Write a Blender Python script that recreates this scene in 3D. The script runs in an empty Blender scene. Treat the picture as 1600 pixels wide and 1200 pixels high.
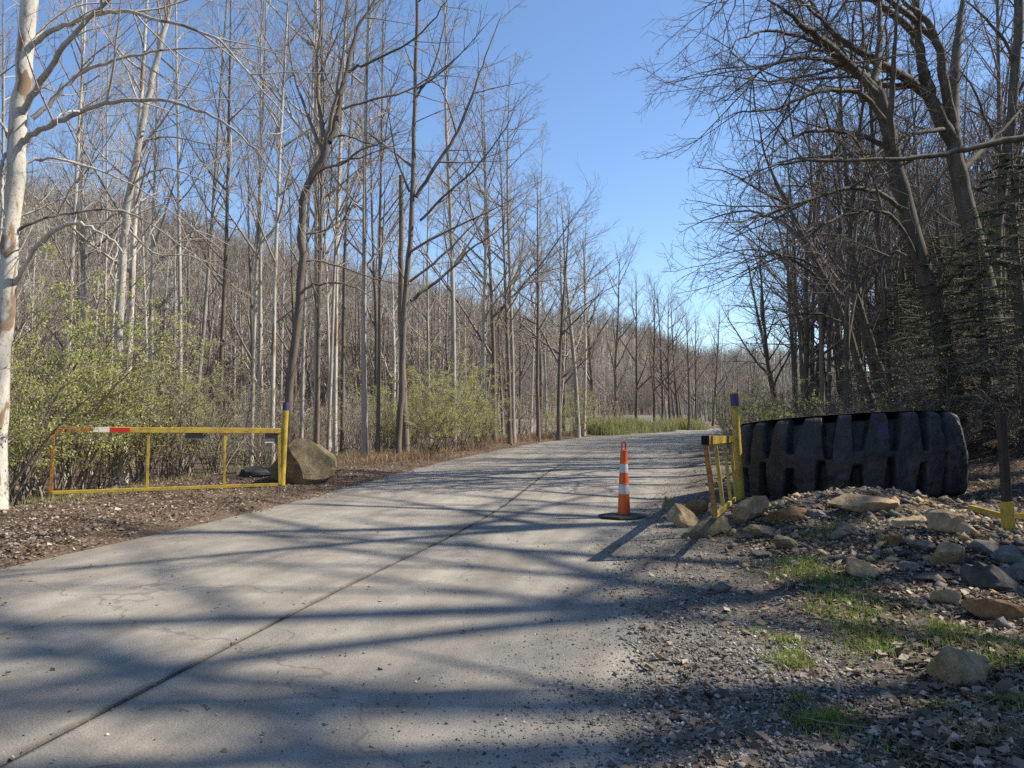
import bpy, math, random
import numpy as np
from mathutils import Vector, Matrix

R = random.Random(7)
NR = np.random.RandomState(11)
SC = bpy.context.scene
COL = SC.collection

# ------------------------------------------------------------------ camera, sky, sun, exposure
F = 1202.0
PITCH = math.atan(40.0 / F)
CAMZ = 1.6
SUN_AZ, SUN_EL = math.radians(84), math.radians(46)
cam = bpy.data.cameras.new('camera')
cam.sensor_fit = 'HORIZONTAL'
cam.sensor_width = 36
cam.lens = 36 * F / 1600
cam.clip_start = 0.05
cam.clip_end = 4000
camo = bpy.data.objects.new('camera', cam)
COL.objects.link(camo)
camo.location = (0, 0, CAMZ)
camo.rotation_euler = (math.pi / 2 + PITCH, 0, 0)
SC.camera = camo

world = bpy.data.worlds.new('World')
SC.world = world
world.use_nodes = True
wn = world.node_tree
for n in list(wn.nodes):
    wn.nodes.remove(n)
wo = wn.nodes.new('ShaderNodeOutputWorld')
wb = wn.nodes.new('ShaderNodeBackground')
ws = wn.nodes.new('ShaderNodeTexSky')
ws.sky_type = 'NISHITA'
ws.sun_disc = False
ws.sun_elevation = SUN_EL
ws.sun_rotation = SUN_AZ
ws.altitude = 300
ws.air_density = 1.0
ws.dust_density = 0.05
ws.ozone_density = 3.0
wb.inputs['Strength'].default_value = 0.115
wm = wn.nodes.new('ShaderNodeMix')
wm.data_type = 'RGBA'
wm.blend_type = 'MULTIPLY'
wm.inputs[0].default_value = 1.0
wm.inputs[7].default_value = (0.92, 0.98, 1.04, 1)
wn.links.new(ws.outputs[0], wm.inputs[6])
wn.links.new(wm.outputs[2], wb.inputs[0])
wn.links.new(wb.outputs[0], wo.inputs[0])

sun = bpy.data.lights.new('sun', 'SUN')
sun.energy = 5.0
sun.angle = math.radians(0.53)
sun.color = (1.0, 0.92, 0.79)
suno = bpy.data.objects.new('sun', sun)
COL.objects.link(suno)
SUN_DIR = Vector((math.sin(SUN_AZ) * math.cos(SUN_EL), math.cos(SUN_AZ) * math.cos(SUN_EL), math.sin(SUN_EL)))
suno.rotation_euler = SUN_DIR.to_track_quat('Z', 'Y').to_euler()

vs = SC.view_settings
vs.view_transform = 'Standard'
vs.look = 'None'
vs.gamma = 1
vs.use_curve_mapping = False
vs.exposure = 0.76
SC.cycles.max_bounces = 6
SC.cycles.sample_clamp_indirect = 2.5
SC.cycles.transparent_max_bounces = 8
SC.cycles.use_denoising = False
SC.cycles.denoiser = 'OPENIMAGEDENOISE'
SC.cycles.denoising_input_passes = 'RGB_ALBEDO_NORMAL'
SC.cycles.denoising_prefilter = 'ACCURATE'


def W(px, py, d):
    """world point seen at photo pixel (px,py) at depth Y=d"""
    u, v = (px - 800) / F, (600 - py) / F
    y = math.cos(PITCH) - v * math.sin(PITCH)
    z = math.sin(PITCH) + v * math.cos(PITCH)
    k = d / y
    return Vector((u * k, d, CAMZ + z * k))


# ------------------------------------------------------------------ numpy noise
_perm = np.random.RandomState(3).rand(256, 256)


def vnoise(x, y):
    xi, yi = np.floor(x).astype(int), np.floor(y).astype(int)
    fx, fy = x - xi, y - yi
    fx, fy = fx * fx * (3 - 2 * fx), fy * fy * (3 - 2 * fy)
    a = _perm[xi & 255, yi & 255]
    b = _perm[(xi + 1) & 255, yi & 255]
    c = _perm[xi & 255, (yi + 1) & 255]
    d = _perm[(xi + 1) & 255, (yi + 1) & 255]
    return (a * (1 - fx) + b * fx) * (1 - fy) + (c * (1 - fx) + d * fx) * fy


def fbm(x, y, o=4):
    s, a, t = 0, 0.5, 0
    for i in range(o):
        s = s + a * vnoise(x * 2 ** i + 17.3 * i, y * 2 ** i + 5.1 * i)
        t += a
        a *= 0.5
    return s / t


def sstep(a, b, x):
    t = np.clip((x - a) / (b - a), 0, 1)
    return t * t * (3 - 2 * t)


# ------------------------------------------------------------------ road centre line
ctrl = [(-6.6, -16), (-4.6, -7), (-3.15, -0.5), (-2.31, 3.47), (-1.57, 6.75), (-0.3, 12), (1.6, 23.3), (5.1, 36.8), (10.8, 50), (20, 63), (34, 75), (54, 84), (80, 88)]


def catmull(P, n):
    out = []
    for i in range(1, len(P) - 2):
        p0, p1, p2, p3 = [np.array(P[j], float) for j in (i - 1, i, i + 1, i + 2)]
        for k in range(n):
            t = k / n
            out.append(0.5 * ((2 * p1) + (-p0 + p2) * t + (2 * p0 - 5 * p1 + 4 * p2 - p3) * t * t + (-p0 + 3 * p1 - 3 * p2 + p3) * t ** 3))
    out.append(np.array(P[-2], float))
    return np.array(out)


CL = catmull(ctrl, 16)
seg = np.diff(CL, axis=0)
SL = np.concatenate([[0], np.cumsum(np.hypot(seg[:, 0], seg[:, 1]))])
TL = np.gradient(CL, axis=0)
TL /= np.linalg.norm(TL, axis=1)[:, None]
NL = np.stack([TL[:, 1], -TL[:, 0]], 1)         # to the right of travel


def road_coords(x, y):
    x = np.atleast_1d(np.asarray(x, float)); y = np.atleast_1d(np.asarray(y, float))
    off = np.empty_like(x); sy = np.empty_like(x)
    for a in range(0, len(x), 20000):
        b = slice(a, a + 20000)
        dx = x[b][:, None] - CL[None, :, 0]
        dy = y[b][:, None] - CL[None, :, 1]
        d2 = dx * dx + dy * dy
        i = np.argmin(d2, 1)
        r = np.arange(len(i))
        side = dx[r, i] * NL[i, 0] + dy[r, i] * NL[i, 1]
        al = dx[r, i] * TL[i, 0] + dy[r, i] * TL[i, 1]
        inner = (i > 0) & (i < len(CL) - 1)
        off[b] = np.where(inner, side, np.sign(side) * np.sqrt(d2[r, i]))
        sy[b] = SL[i] + al
    return off, sy


HALF = 3.7
EX = [-20, 0, 5, 7, 9, 12, 16, 20, 40, 200]
EV = [3.3, 3.2, 2.95, 2.5, 2.2, 2.35, 3.0, 3.5, 3.6, 3.6]
RA, RB = np.array([-110., 167.]), np.array([117., 705.])
RD = (RB - RA) / np.linalg.norm(RB - RA)
RN = np.array([RD[1], -RD[0]])
MOUNDS = [(4.8, 10.2, 0.42, 1.5), (4.5, 7.9, 0.25, 1.3), (3.3, 10.2, 0.12, 1.1), (5.6, 13.2, 0.1, 2.2), (-5.6, 18.0, 0.2, 1.4), (-7.6, 9.0, 0.12, 1.6)]


def edge_right(y):
    return np.interp(y, EX, EV)


def gz(x, y, full=False):
    """ground height"""
    x = np.atleast_1d(np.asarray(x, float)); y = np.atleast_1d(np.asarray(y, float))
    off, s = road_coords(x, y)
    n1 = fbm(x * 0.9, y * 0.9, 4) - 0.5
    n2 = fbm(x * 3.1 + 40, y * 3.1, 3) - 0.5
    ul = -off - HALF + n1 * 0.5 + n2 * 0.15
    zl = np.clip(ul * 0.11, -0.09, 0.06) - 0.5 * sstep(2.6, 9, ul) - 0.8 * sstep(9, 30, ul)
    e = edge_right(y)
    ur = off - e + n1 * 1.3 + n2 * 0.5
    zr = np.clip(ur * 0.05, -0.09, 0.06)
    sp = off - 8.8
    soft = np.where(sp > 12, sp, 1.2 * np.log1p(np.exp(np.clip(sp / 1.2, -30, 30))))
    hill = 0.55 * soft
    hill = 34 * (1 - np.exp(-hill / 34))
    zr = zr + hill
    z = np.where(off < 0, zl, zr)
    for mx, my, h, r in MOUNDS:
        m = np.exp(-((x - mx) ** 2 + (y - my) ** 2) / (2 * (r * 0.6) ** 2))
        z = z + h * m * (np.abs(off) > 1.5)
    rough = sstep(0.1, 1.0, np.where(off < 0, ul, ur))
    z = z + rough * (n2 * 0.07 + n1 * 0.12)
    sr = (x - RA[0]) * RN[0] + (y - RA[1]) * RN[1]
    lh = 43 * (1 - sstep(-5, 78, sr)) + np.clip(-sr * 0.12, 0, 22)
    lh = lh * (0.86 + 0.28 * fbm(x / 70, y / 70, 3))
    z = z + lh + 33 * np.exp(-((x - 175) ** 2 + (y - 560) ** 2) / (2 * 105.0 ** 2))
    z = z + 20 * sstep(500, 900, np.hypot(x, y))
    if full:
        return z, off, ul, ur
    return z


def gz1(x, y):
    return float(gz(x, y)[0])


def ground_at(px, py, dmax=120):
    d = 2.5
    while d < dmax:
        p = W(px, py, d)
        if p.z <= gz1(p.x, p.y):
            return p
        d += 0.04 + d * 0.006
    p = W(px, py, 30)
    return Vector((p.x, p.y, gz1(p.x, p.y)))


# ------------------------------------------------------------------ materials
def newmat(name):
    m = bpy.data.materials.new(name)
    m.use_nodes = True
    nt = m.node_tree
    for n in list(nt.nodes):
        nt.nodes.remove(n)
    return m, nt, nt.nodes.new('ShaderNodeOutputMaterial')


def nd(nt, kind, **kw):
    n = nt.nodes.new(kind)
    for k, v in kw.items():
        if k in n.inputs:
            n.inputs[k].default_value = v
        else:
            setattr(n, k, v)
    return n


def ramp(nt, fac, stops, interp='LINEAR'):
    r = nt.nodes.new('ShaderNodeValToRGB')
    r.color_ramp.interpolation = interp
    els = r.color_ramp.elements
    while len(els) < len(stops):
        els.new(0.5)
    for e, (p, c) in zip(els, stops):
        e.position = p
        e.color = (c, c, c, 1) if isinstance(c, (int, float)) else (*c, 1)
    nt.links.new(fac, r.inputs[0])
    return r.outputs[0]


def mixc(nt, fac, a, b, mode='MIX'):
    m = nt.nodes.new('ShaderNodeMix')
    m.data_type = 'RGBA'
    m.blend_type = mode
    for sock, v in ((m.inputs[0], fac), (m.inputs[6], a), (m.inputs[7], b)):
        if hasattr(v, 'is_linked') or isinstance(v, bpy.types.NodeSocket):
            nt.links.new(v, sock)
        elif isinstance(v, (int, float)):
            sock.default_value = v if sock.type == 'VALUE' else (v, v, v, 1)
        else:
            sock.default_value = (*v, 1)
    return m.outputs[2]


def coords(nt, which='Object', scale=(1, 1, 1)):
    tc = nt.nodes.new('ShaderNodeTexCoord')
    mp = nt.nodes.new('ShaderNodeMapping')
    mp.inputs['Scale'].default_value = scale
    nt.links.new(tc.outputs[which], mp.inputs[0])
    return mp.outputs[0]


def noise(nt, vec, scale, detail=4, rough=0.6, dist=0.0):
    n = nt.nodes.new('ShaderNodeTexNoise')
    n.inputs['Scale'].default_value = scale
    n.inputs['Detail'].default_value = detail
    n.inputs['Roughness'].default_value = rough
    n.inputs['Distortion'].default_value = dist
    nt.links.new(vec, n.inputs['Vector'])
    return n.outputs[0]


def finish(nt, out, col, rough=0.8, bump=None, strength=0.3, dist=0.02, metal=0.0, spec=0.3):
    b = nt.nodes.new('ShaderNodeBsdfPrincipled')
    if isinstance(col, bpy.types.NodeSocket):
        nt.links.new(col, b.inputs['Base Color'])
    else:
        b.inputs['Base Color'].default_value = (*col, 1)
    if isinstance(rough, bpy.types.NodeSocket):
        nt.links.new(rough, b.inputs['Roughness'])
    else:
        b.inputs['Roughness'].default_value = rough
    b.inputs['Metallic'].default_value = metal
    b.inputs['Specular IOR Level'].default_value = spec
    if bump is not None:
        bp = nt.nodes.new('ShaderNodeBump')
        bp.inputs['Strength'].default_value = strength
        bp.inputs['Distance'].default_value = dist
        nt.links.new(bump, bp.inputs['Height'])
        nt.links.new(bp.outputs[0], b.inputs['Normal'])
    nt.links.new(b.outputs[0], out.inputs[0])
    return b


def bark(name, a, b, patch=None, patch_lo=0.6, scale=6.0, zs=0.3):
    m, nt, out = newmat(name)
    v = coords(nt, 'Object', (1, 1, zs))
    n1 = noise(nt, v, scale, 6, 0.65)
    col = ramp(nt, n1, [(0.3, a), (0.7, b)])
    if patch:
        n2 = noise(nt, v, scale * 0.6, 3, 0.6, 0.6)
        col = mixc(nt, ramp(nt, n2, [(patch_lo, 0), (patch_lo + 0.04, 1)]), col, patch)
    n4 = noise(nt, coords(nt, 'Object', (1, 1, 1)), scale * 6, 4, 0.75)
    col = mixc(nt, ramp(nt, n4, [(0.36, 0.65), (0.46, 0)]), col, tuple(c * 0.35 for c in a))
    oi = nt.nodes.new('ShaderNodeObjectInfo')
    col = mixc(nt, 1.0, col, ramp(nt, oi.outputs['Random'], [(0, (0.78, 0.77, 0.76)), (1, (1.15, 1.12, 1.08))]), 'MULTIPLY')
    finish(nt, out, col, 0.9, n1, 0.5, 0.02, spec=0.15)
    return m


def leafmat(name, stops, trans=0.45, rough=0.6):
    m, nt, out = newmat(name)
    g = nt.nodes.new('ShaderNodeNewGeometry')
    col = ramp(nt, g.outputs['Random Per Island'], stops)
    d = nt.nodes.new('ShaderNodeBsdfPrincipled')
    d.inputs['Roughness'].default_value = rough
    d.inputs['Specular IOR Level'].default_value = 0.25
    t = nt.nodes.new('ShaderNodeBsdfTranslucent')
    nt.links.new(col, d.inputs['Base Color'])
    nt.links.new(col, t.inputs[0])
    mx = nt.nodes.new('ShaderNodeMixShader')
    mx.inputs[0].default_value = trans
    nt.links.new(d.outputs[0], mx.inputs[1])
    nt.links.new(t.outputs[0], mx.inputs[2])
    nt.links.new(mx.outputs[0], out.inputs[0])
    return m


M = {}
M['bark_white'] = bark('bark_white', (0.46, 0.44, 0.385), (0.74, 0.71, 0.63), (0.30, 0.215, 0.145), 0.53, 4.5, 0.3)
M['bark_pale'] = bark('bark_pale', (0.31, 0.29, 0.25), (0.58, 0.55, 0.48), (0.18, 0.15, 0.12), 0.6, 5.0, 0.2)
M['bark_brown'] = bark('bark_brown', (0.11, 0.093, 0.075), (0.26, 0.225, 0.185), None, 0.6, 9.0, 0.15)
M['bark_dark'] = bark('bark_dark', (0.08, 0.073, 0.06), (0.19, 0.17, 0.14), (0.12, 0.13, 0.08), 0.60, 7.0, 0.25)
M['twig_pale'] = bark('twig_pale', (0.33, 0.29, 0.245), (0.50, 0.455, 0.39), None, scale=3)
M['twig_brown'] = bark('twig_brown', (0.19, 0.165, 0.14), (0.31, 0.27, 0.23), None, scale=3)
M['twig_dark'] = bark('twig_dark', (0.12, 0.105, 0.092), (0.21, 0.185, 0.165), None, scale=3)
M['twig_hill'] = bark('twig_hill', (0.19, 0.16, 0.135), (0.35, 0.305, 0.26), None, scale=0.4)
M['leaf_green'] = leafmat('leaf_green', [(0, (0.30, 0.33, 0.09)), (0.5, (0.45, 0.48, 0.15)), (1, (0.6, 0.61, 0.28))], 0.5)
M['grass'] = leafmat('grass', [(0, (0.09, 0.16, 0.022)), (0.7, (0.20, 0.30, 0.05)), (1, (0.36, 0.38, 0.14))], 0.45)
M['grass_pale'] = leafmat('grass_pale', [(0, (0.20, 0.23, 0.08)), (0.55, (0.31, 0.33, 0.14)), (1, (0.44, 0.38, 0.22))], 0.45)
M['straw'] = leafmat('straw', [(0, (0.22, 0.14, 0.08)), (0.6, (0.33, 0.22, 0.13)), (1, (0.42, 0.32, 0.2))], 0.3)
M['litter'] = leafmat('litter', [(0, (0.055, 0.04, 0.029)), (0.4, (0.145, 0.107, 0.076)), (0.8, (0.27, 0.205, 0.15)), (1, (0.48, 0.40, 0.31))], 0.12, 0.75)
M['needles'] = leafmat('needles', [(0, (0.03, 0.045, 0.02)), (0.6, (0.06, 0.082, 0.04)), (1, (0.11, 0.13, 0.07))], 0.3)
M['broad_leaf'] = leafmat('broad_leaf', [(0, (0.06, 0.13, 0.03)), (1, (0.12, 0.2, 0.05))], 0.4, 0.35)


def gravel_mat():
    m, nt, out = newmat('gravel_stone')
    g = nt.nodes.new('ShaderNodeNewGeometry')
    col = ramp(nt, g.outputs['Random Per Island'], [(0, (0.06, 0.052, 0.045)), (0.35, (0.15, 0.135, 0.115)), (0.75, (0.28, 0.26, 0.225)), (0.93, (0.44, 0.41, 0.37)), (1, (0.58, 0.55, 0.51))])
    v = coords(nt)
    n = noise(nt, v, 90, 3)
    col = mixc(nt, 0.5, col, ramp(nt, n, [(0.3, 0.6), (0.7, 1.2)]), 'MULTIPLY')
    finish(nt, out, col, 0.85, n, 0.4, 0.004)
    return m


M['gravel'] = gravel_mat()


def rock_mat(name, a, b, c, moss=None):
    m, nt, out = newmat(name)
    v = coords(nt)
    n1 = noise(nt, v, 4, 6, 0.65, 0.4)
    n2 = noise(nt, v, 22, 5, 0.7)
    col = ramp(nt, n1, [(0.3, a), (0.5, b), (0.72, c)])
    col = mixc(nt, 0.7, col, ramp(nt, n2, [(0.25, 0.55), (0.75, 1.25)]), 'MULTIPLY')
    if moss:
        n3 = noise(nt, v, 2.6, 4, 0.6)
        col = mixc(nt, ramp(nt, n3, [(0.52, 0), (0.66, 0.75)]), col, moss)
    hh = mixc(nt, 0.5, n1, n2)
    finish(nt, out, col, 0.88, hh, 0.8, 0.05, spec=0.25)
    return m


M['rock_tan'] = rock_mat('rock_tan', (0.19, 0.13, 0.07), (0.34, 0.25, 0.14), (0.48, 0.38, 0.25))
M['rock_orange'] = rock_mat('rock_orange', (0.12, 0.07, 0.035), (0.24, 0.14, 0.065), (0.34, 0.22, 0.11))
M['rock_grey'] = rock_mat('rock_grey', (0.09, 0.085, 0.075), (0.17, 0.155, 0.13), (0.27, 0.25, 0.21))
M['rock_dark'] = rock_mat('rock_dark', (0.03, 0.03, 0.03), (0.065, 0.062, 0.058), (0.12, 0.11, 0.10))
M['rock_olive'] = rock_mat('rock_olive', (0.11, 0.095, 0.055), (0.21, 0.175, 0.105), (0.32, 0.27, 0.17), (0.10, 0.10, 0.04))
M['boulder'] = rock_mat('boulder_stone', (0.10, 0.075, 0.045), (0.20, 0.155, 0.095), (0.31, 0.25, 0.165), (0.10, 0.095, 0.05))


def concrete_mat():
    m, nt, out = newmat('concrete')
    v = coords(nt)
    big = noise(nt, v, 0.5, 4, 0.6, 0.3)
    mid = noise(nt, v, 3.2, 5, 0.65)
    fine = noise(nt, v, 85, 3, 0.8)
    col = ramp(nt, big, [(0.3, (0.225, 0.203, 0.166)), (0.7, (0.315, 0.286, 0.237))])
    col = mixc(nt, 0.55, col, ramp(nt, mid, [(0.3, 0.62), (0.7, 1.2)]), 'MULTIPLY')
    col = mixc(nt, 0.75, col, ramp(nt, fine, [(0.33, 0.38), (0.5, 1.0), (0.7, 1.4)]), 'MULTIPLY')
    vo = nt.nodes.new('ShaderNodeTexVoronoi')
    vo.inputs['Scale'].default_value = 26
    nt.links.new(v, vo.inputs['Vector'])
    col = mixc(nt, ramp(nt, vo.outputs['Distance'], [(0.06, 0.75), (0.13, 0.0)]), col, (0.13, 0.12, 0.11))
    st = noise(nt, coords(nt, 'Object', (1, 0.6, 1)), 1.1, 5, 0.7, 0.8)
    col = mixc(nt, ramp(nt, st, [(0.58, 0), (0.75, 0.45)]), col, (0.17, 0.155, 0.135))
    uvm = nt.nodes.new('ShaderNodeUVMap')
    uvm.uv_map = 'lane'
    mpu = nt.nodes.new('ShaderNodeMapping')
    mpu.inputs['Scale'].default_value = (1.9, 0.16, 1)
    nt.links.new(uvm.outputs[0], mpu.inputs[0])
    tr = noise(nt, mpu.outputs[0], 1.0, 4, 0.6)
    col = mixc(nt, 0.9, col, ramp(nt, tr, [(0.34, 0.72), (0.6, 1.1)]), 'MULTIPLY')
    su = nt.nodes.new('ShaderNodeSeparateXYZ')
    nt.links.new(uvm.outputs[0], su.inputs[0])
    au = nd(nt, 'ShaderNodeMath', operation='ABSOLUTE')
    nt.links.new(su.outputs[0], au.inputs[0])
    jn = nd(nt, 'ShaderNodeMath', operation='MULTIPLY_ADD')
    nt.links.new(noise(nt, v, 2.2, 5, 0.7), jn.inputs[0])
    jn.inputs[1].default_value = 0.22
    nt.links.new(au.outputs[0], jn.inputs[2])
    col = mixc(nt, ramp(nt, jn.outputs[0], [(0.10, 0.75), (0.17, 0)]), col, (0.10, 0.09, 0.075))
    # packed dirt creeping in from both verges
    ed = nd(nt, 'ShaderNodeMath', operation='MULTIPLY_ADD')
    nt.links.new(noise(nt, v, 0.9, 6, 0.7), ed.inputs[0])
    ed.inputs[1].default_value = 3.0
    nt.links.new(au.outputs[0], ed.inputs[2])
    sc_ = nd(nt, 'ShaderNodeMath', operation='DIVIDE')
    nt.links.new(ed.outputs[0], sc_.inputs[0])
    sc_.inputs[1].default_value = 8.0
    col = mixc(nt, ramp(nt, sc_.outputs[0], [(0.52, 0), (0.72, 0.6)]), col, (0.17, 0.14, 0.11))
    # hairline cracks
    vc = nt.nodes.new('ShaderNodeTexVoronoi')
    vc.feature = 'DISTANCE_TO_EDGE'
    vc.inputs['Scale'].default_value = 0.22
    wv = nt.nodes.new('ShaderNodeVectorMath'); wv.operation = 'ADD'
    nv = nt.nodes.new('ShaderNodeTexNoise'); nv.inputs['Scale'].default_value = 1.5; nv.inputs['Detail'].default_value = 4
    nt.links.new(v, nv.inputs['Vector'])
    nt.links.new(v, wv.inputs[0]); nt.links.new(nv.outputs[1], wv.inputs[1])
    nt.links.new(wv.outputs[0], vc.inputs['Vector'])
    col = mixc(nt, ramp(nt, vc.outputs['Distance'], [(0.0006, 0.6), (0.0018, 0)]), col, (0.10, 0.09, 0.08))
    hh = mixc(nt, 0.4, fine, mid)
    finish(nt, out, col, 0.85, hh, 0.45, 0.006, spec=0.35)
    return m


M['concrete'] = concrete_mat()


def ground_mat():
    m, nt, out = newmat('forest_ground')
    v = coords(nt)
    at = nt.nodes.new('ShaderNodeVertexColor')
    at.layer_name = 'cover'
    sep = nt.nodes.new('ShaderNodeSeparateColor')
    nt.links.new(at.outputs[0], sep.inputs[0])
    n1 = noise(nt, v, 1.3, 6, 0.7)
    n2 = noise(nt, v, 30, 5, 0.75)
    n3 = noise(nt, v, 110, 3, 0.8)
    lit = ramp(nt, n2, [(0.28, (0.06, 0.042, 0.029)), (0.5, (0.15, 0.105, 0.072)), (0.72, (0.27, 0.20, 0.145))])
    lit = mixc(nt, 0.6, lit, ramp(nt, n1, [(0.3, 0.6), (0.7, 1.2)]), 'MULTIPLY')
    vo = nt.nodes.new('ShaderNodeTexVoronoi')
    vo.inputs['Scale'].default_value = 60
    nt.links.new(v, vo.inputs['Vector'])
    sp = nt.nodes.new('ShaderNodeSeparateColor')
    nt.links.new(vo.outputs['Color'], sp.inputs[0])
    gra = ramp(nt, sp.outputs[0], [(0, (0.06, 0.05, 0.04)), (0.6, (0.145, 0.125, 0.1)), (1, (0.30, 0.27, 0.225))])
    gra = mixc(nt, 0.7, gra, ramp(nt, n1, [(0.35, 0.55), (0.65, 1.1)]), 'MULTIPLY')
    soil = ramp(nt, n2, [(0.3, (0.025, 0.02, 0.015)), (0.7, (0.085, 0.068, 0.05))])
    hil = ramp(nt, noise(nt, v, 0.25, 6, 0.75), [(0.3, (0.13, 0.108, 0.088)), (0.7, (0.22, 0.185, 0.155))])
    col = mixc(nt, sep.outputs[0], soil, lit)
    col = mixc(nt, sep.outputs[1], col, gra)
    dust = ramp(nt, n2, [(0.3, (0.15, 0.135, 0.11)), (0.7, (0.29, 0.265, 0.22))])
    col = mixc(nt, at.outputs[1], col, dust)
    col = mixc(nt, sep.outputs[2], col, hil)
    finish(nt, out, col, 0.95, mixc(nt, 0.5, n2, n3), 0.7, 0.03, spec=0.1)
    return m


M['ground'] = ground_mat()


def paint_mat(name, base, worn, rust, rust_amt=0.6, rough=0.5, axis_grad=None):
    m, nt, out = newmat(name)
    v = coords(nt)
    n1 = noise(nt, v, 5, 6, 0.7)
    n2 = noise(nt, v, 40, 4, 0.7)
    col = mixc(nt, ramp(nt, n1, [(0.35, 0), (0.7, 1)]), base, worn)
    f = ramp(nt, mixc(nt, 0.5, n1, n2), [(rust_amt, 0), (rust_amt + 0.08, 1)])
    col = mixc(nt, f, col, rust)
    finish(nt, out, col, rough, n2, 0.15, 0.003, spec=0.4)
    return m


M['yellow'] = paint_mat('yellow_paint', (0.52, 0.37, 0.045), (0.33, 0.245, 0.06), (0.17, 0.085, 0.03), 0.54)
M['yellow_rust'] = paint_mat('rusty_yellow_paint', (0.42, 0.20, 0.035), (0.24, 0.10, 0.035), (0.13, 0.055, 0.025), 0.5)
M['rust'] = paint_mat('rust', (0.20, 0.075, 0.028), (0.12, 0.05, 0.025), (0.32, 0.15, 0.03), 0.6, 0.8)
M['dark_steel_and_shade'] = paint_mat('dark_steel_and_shade', (0.028, 0.024, 0.02), (0.06, 0.045, 0.032), (0.10, 0.06, 0.03), 0.6, 0.7)
M['blue_cap'] = paint_mat('blue_paint', (0.04, 0.036, 0.125), (0.06, 0.055, 0.15), (0.06, 0.05, 0.09), 0.62)
M['plate_grey'] = paint_mat('grey_plate', (0.10, 0.095, 0.085), (0.13, 0.12, 0.11), (0.07, 0.06, 0.05), 0.65)
M['white_tape'] = paint_mat('white_tape', (0.72, 0.70, 0.66), (0.6, 0.58, 0.54), (0.4, 0.34, 0.28), 0.62)
M['red_tape'] = paint_mat('red_tape', (0.50, 0.025, 0.02), (0.42, 0.03, 0.02), (0.25, 0.03, 0.02), 0.66)
M['hollow_shade'] = paint_mat('tube_inside_shade', (0.006, 0.005, 0.005), (0.01, 0.008, 0.006), (0.02, 0.012, 0.01), 0.66, 0.9)  # near-black, the shade inside a tube put into the colour
M['orange'] = paint_mat('orange_plastic', (0.72, 0.115, 0.018), (0.62, 0.10, 0.02), (0.35, 0.08, 0.03), 0.66, 0.45)
M['reflector'] = paint_mat('white_reflector', (0.62, 0.60, 0.57), (0.5, 0.48, 0.45), (0.28, 0.25, 0.22), 0.62, 0.4)
M['black_rubber'] = paint_mat('black_rubber', (0.018, 0.018, 0.018), (0.035, 0.034, 0.032), (0.07, 0.062, 0.05), 0.64, 0.75)


def tyre_mat():
    m, nt, out = newmat('tyre_rubber')
    v = coords(nt)
    n1 = noise(nt, v, 1.6, 6, 0.7)
    n2 = noise(nt, v, 35, 5, 0.75)
    col = ramp(nt, n1, [(0.3, (0.013, 0.0127, 0.0122)), (0.7, (0.028, 0.0268, 0.025))])
    n3 = noise(nt, v, 3.0, 5, 0.75)
    col = mixc(nt, ramp(nt, n3, [(0.48, 0), (0.72, 0.6)]), col, (0.08, 0.072, 0.06))
    # purple spray paint on one lug (flat print)
    mp = nt.nodes.new('ShaderNodeMapping')
    tc = nt.nodes.new('ShaderNodeTexCoord')
    mp.inputs['Location'].default_value = (0.05, 0, -1.06)
    nt.links.new(tc.outputs['Object'], mp.inputs[0])
    sx = nt.nodes.new('ShaderNodeSeparateXYZ')
    nt.links.new(mp.outputs[0], sx.inputs[0])

    def band(sock, w):
        a = nd(nt, 'ShaderNodeMath', operation='ABSOLUTE'); nt.links.new(sock, a.inputs[0])
        b = nd(nt, 'ShaderNodeMath', operation='LESS_THAN'); nt.links.new(a.outputs[0], b.inputs[0]); b.inputs[1].default_value = w
        return b.outputs[0]
    mu = nd(nt, 'ShaderNodeMath', operation='MULTIPLY')
    nt.links.new(band(sx.outputs[0], 0.17), mu.inputs[0]); nt.links.new(band(sx.outputs[2], 0.12), mu.inputs[1])
    yl = nd(nt, 'ShaderNodeMath', operation='LESS_THAN'); nt.links.new(sx.outputs[1], yl.inputs[0]); yl.inputs[1].default_value = -1.5
    mu2 = nd(nt, 'ShaderNodeMath', operation='MULTIPLY'); nt.links.new(mu.outputs[0], mu2.inputs[0]); nt.links.new(yl.outputs[0], mu2.inputs[1])
    wv = nt.nodes.new('ShaderNodeTexWave'); wv.bands_direction = 'Z'
    wv.inputs['Scale'].default_value = 9; wv.inputs['Distortion'].default_value = 6; wv.inputs['Detail'].default_value = 3
    nt.links.new(tc.outputs['Object'], wv.inputs[0])
    mu3 = nd(nt, 'ShaderNodeMath', operation='MULTIPLY'); nt.links.new(mu2.outputs[0], mu3.inputs[0])
    nt.links.new(ramp(nt, wv.outputs[1], [(0.35, 0.1), (0.6, 0.85)]), mu3.inputs[1])
    col = mixc(nt, mu3.outputs[0], col, (0.045, 0.032, 0.10))
    finish(nt, out, col, 0.62, mixc(nt, 0.5, n2, n3), 0.6, 0.02, spec=0.5)
    return m


M['tyre'] = tyre_mat()

# ------------------------------------------------------------------ object helpers


def link(o, parent=None, **props):
    COL.objects.link(o)
    if parent is not None:
        o.parent = parent
    for k, v in props.items():
        if v is not None:
            o[k] = v
    return o


def mesh_obj(name, verts, faces, mat, parent=None, smooth=False, **props):
    me = bpy.data.meshes.new(name)
    me.from_pydata([tuple(v) for v in verts], [], faces)
    me.update()
    if smooth:
        me.polygons.foreach_set('use_smooth', [True] * len(me.polygons))
    if mat:
        me.materials.append(M[mat] if isinstance(mat, str) else mat)
    return link(bpy.data.objects.new(name, me), parent, **props)


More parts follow.
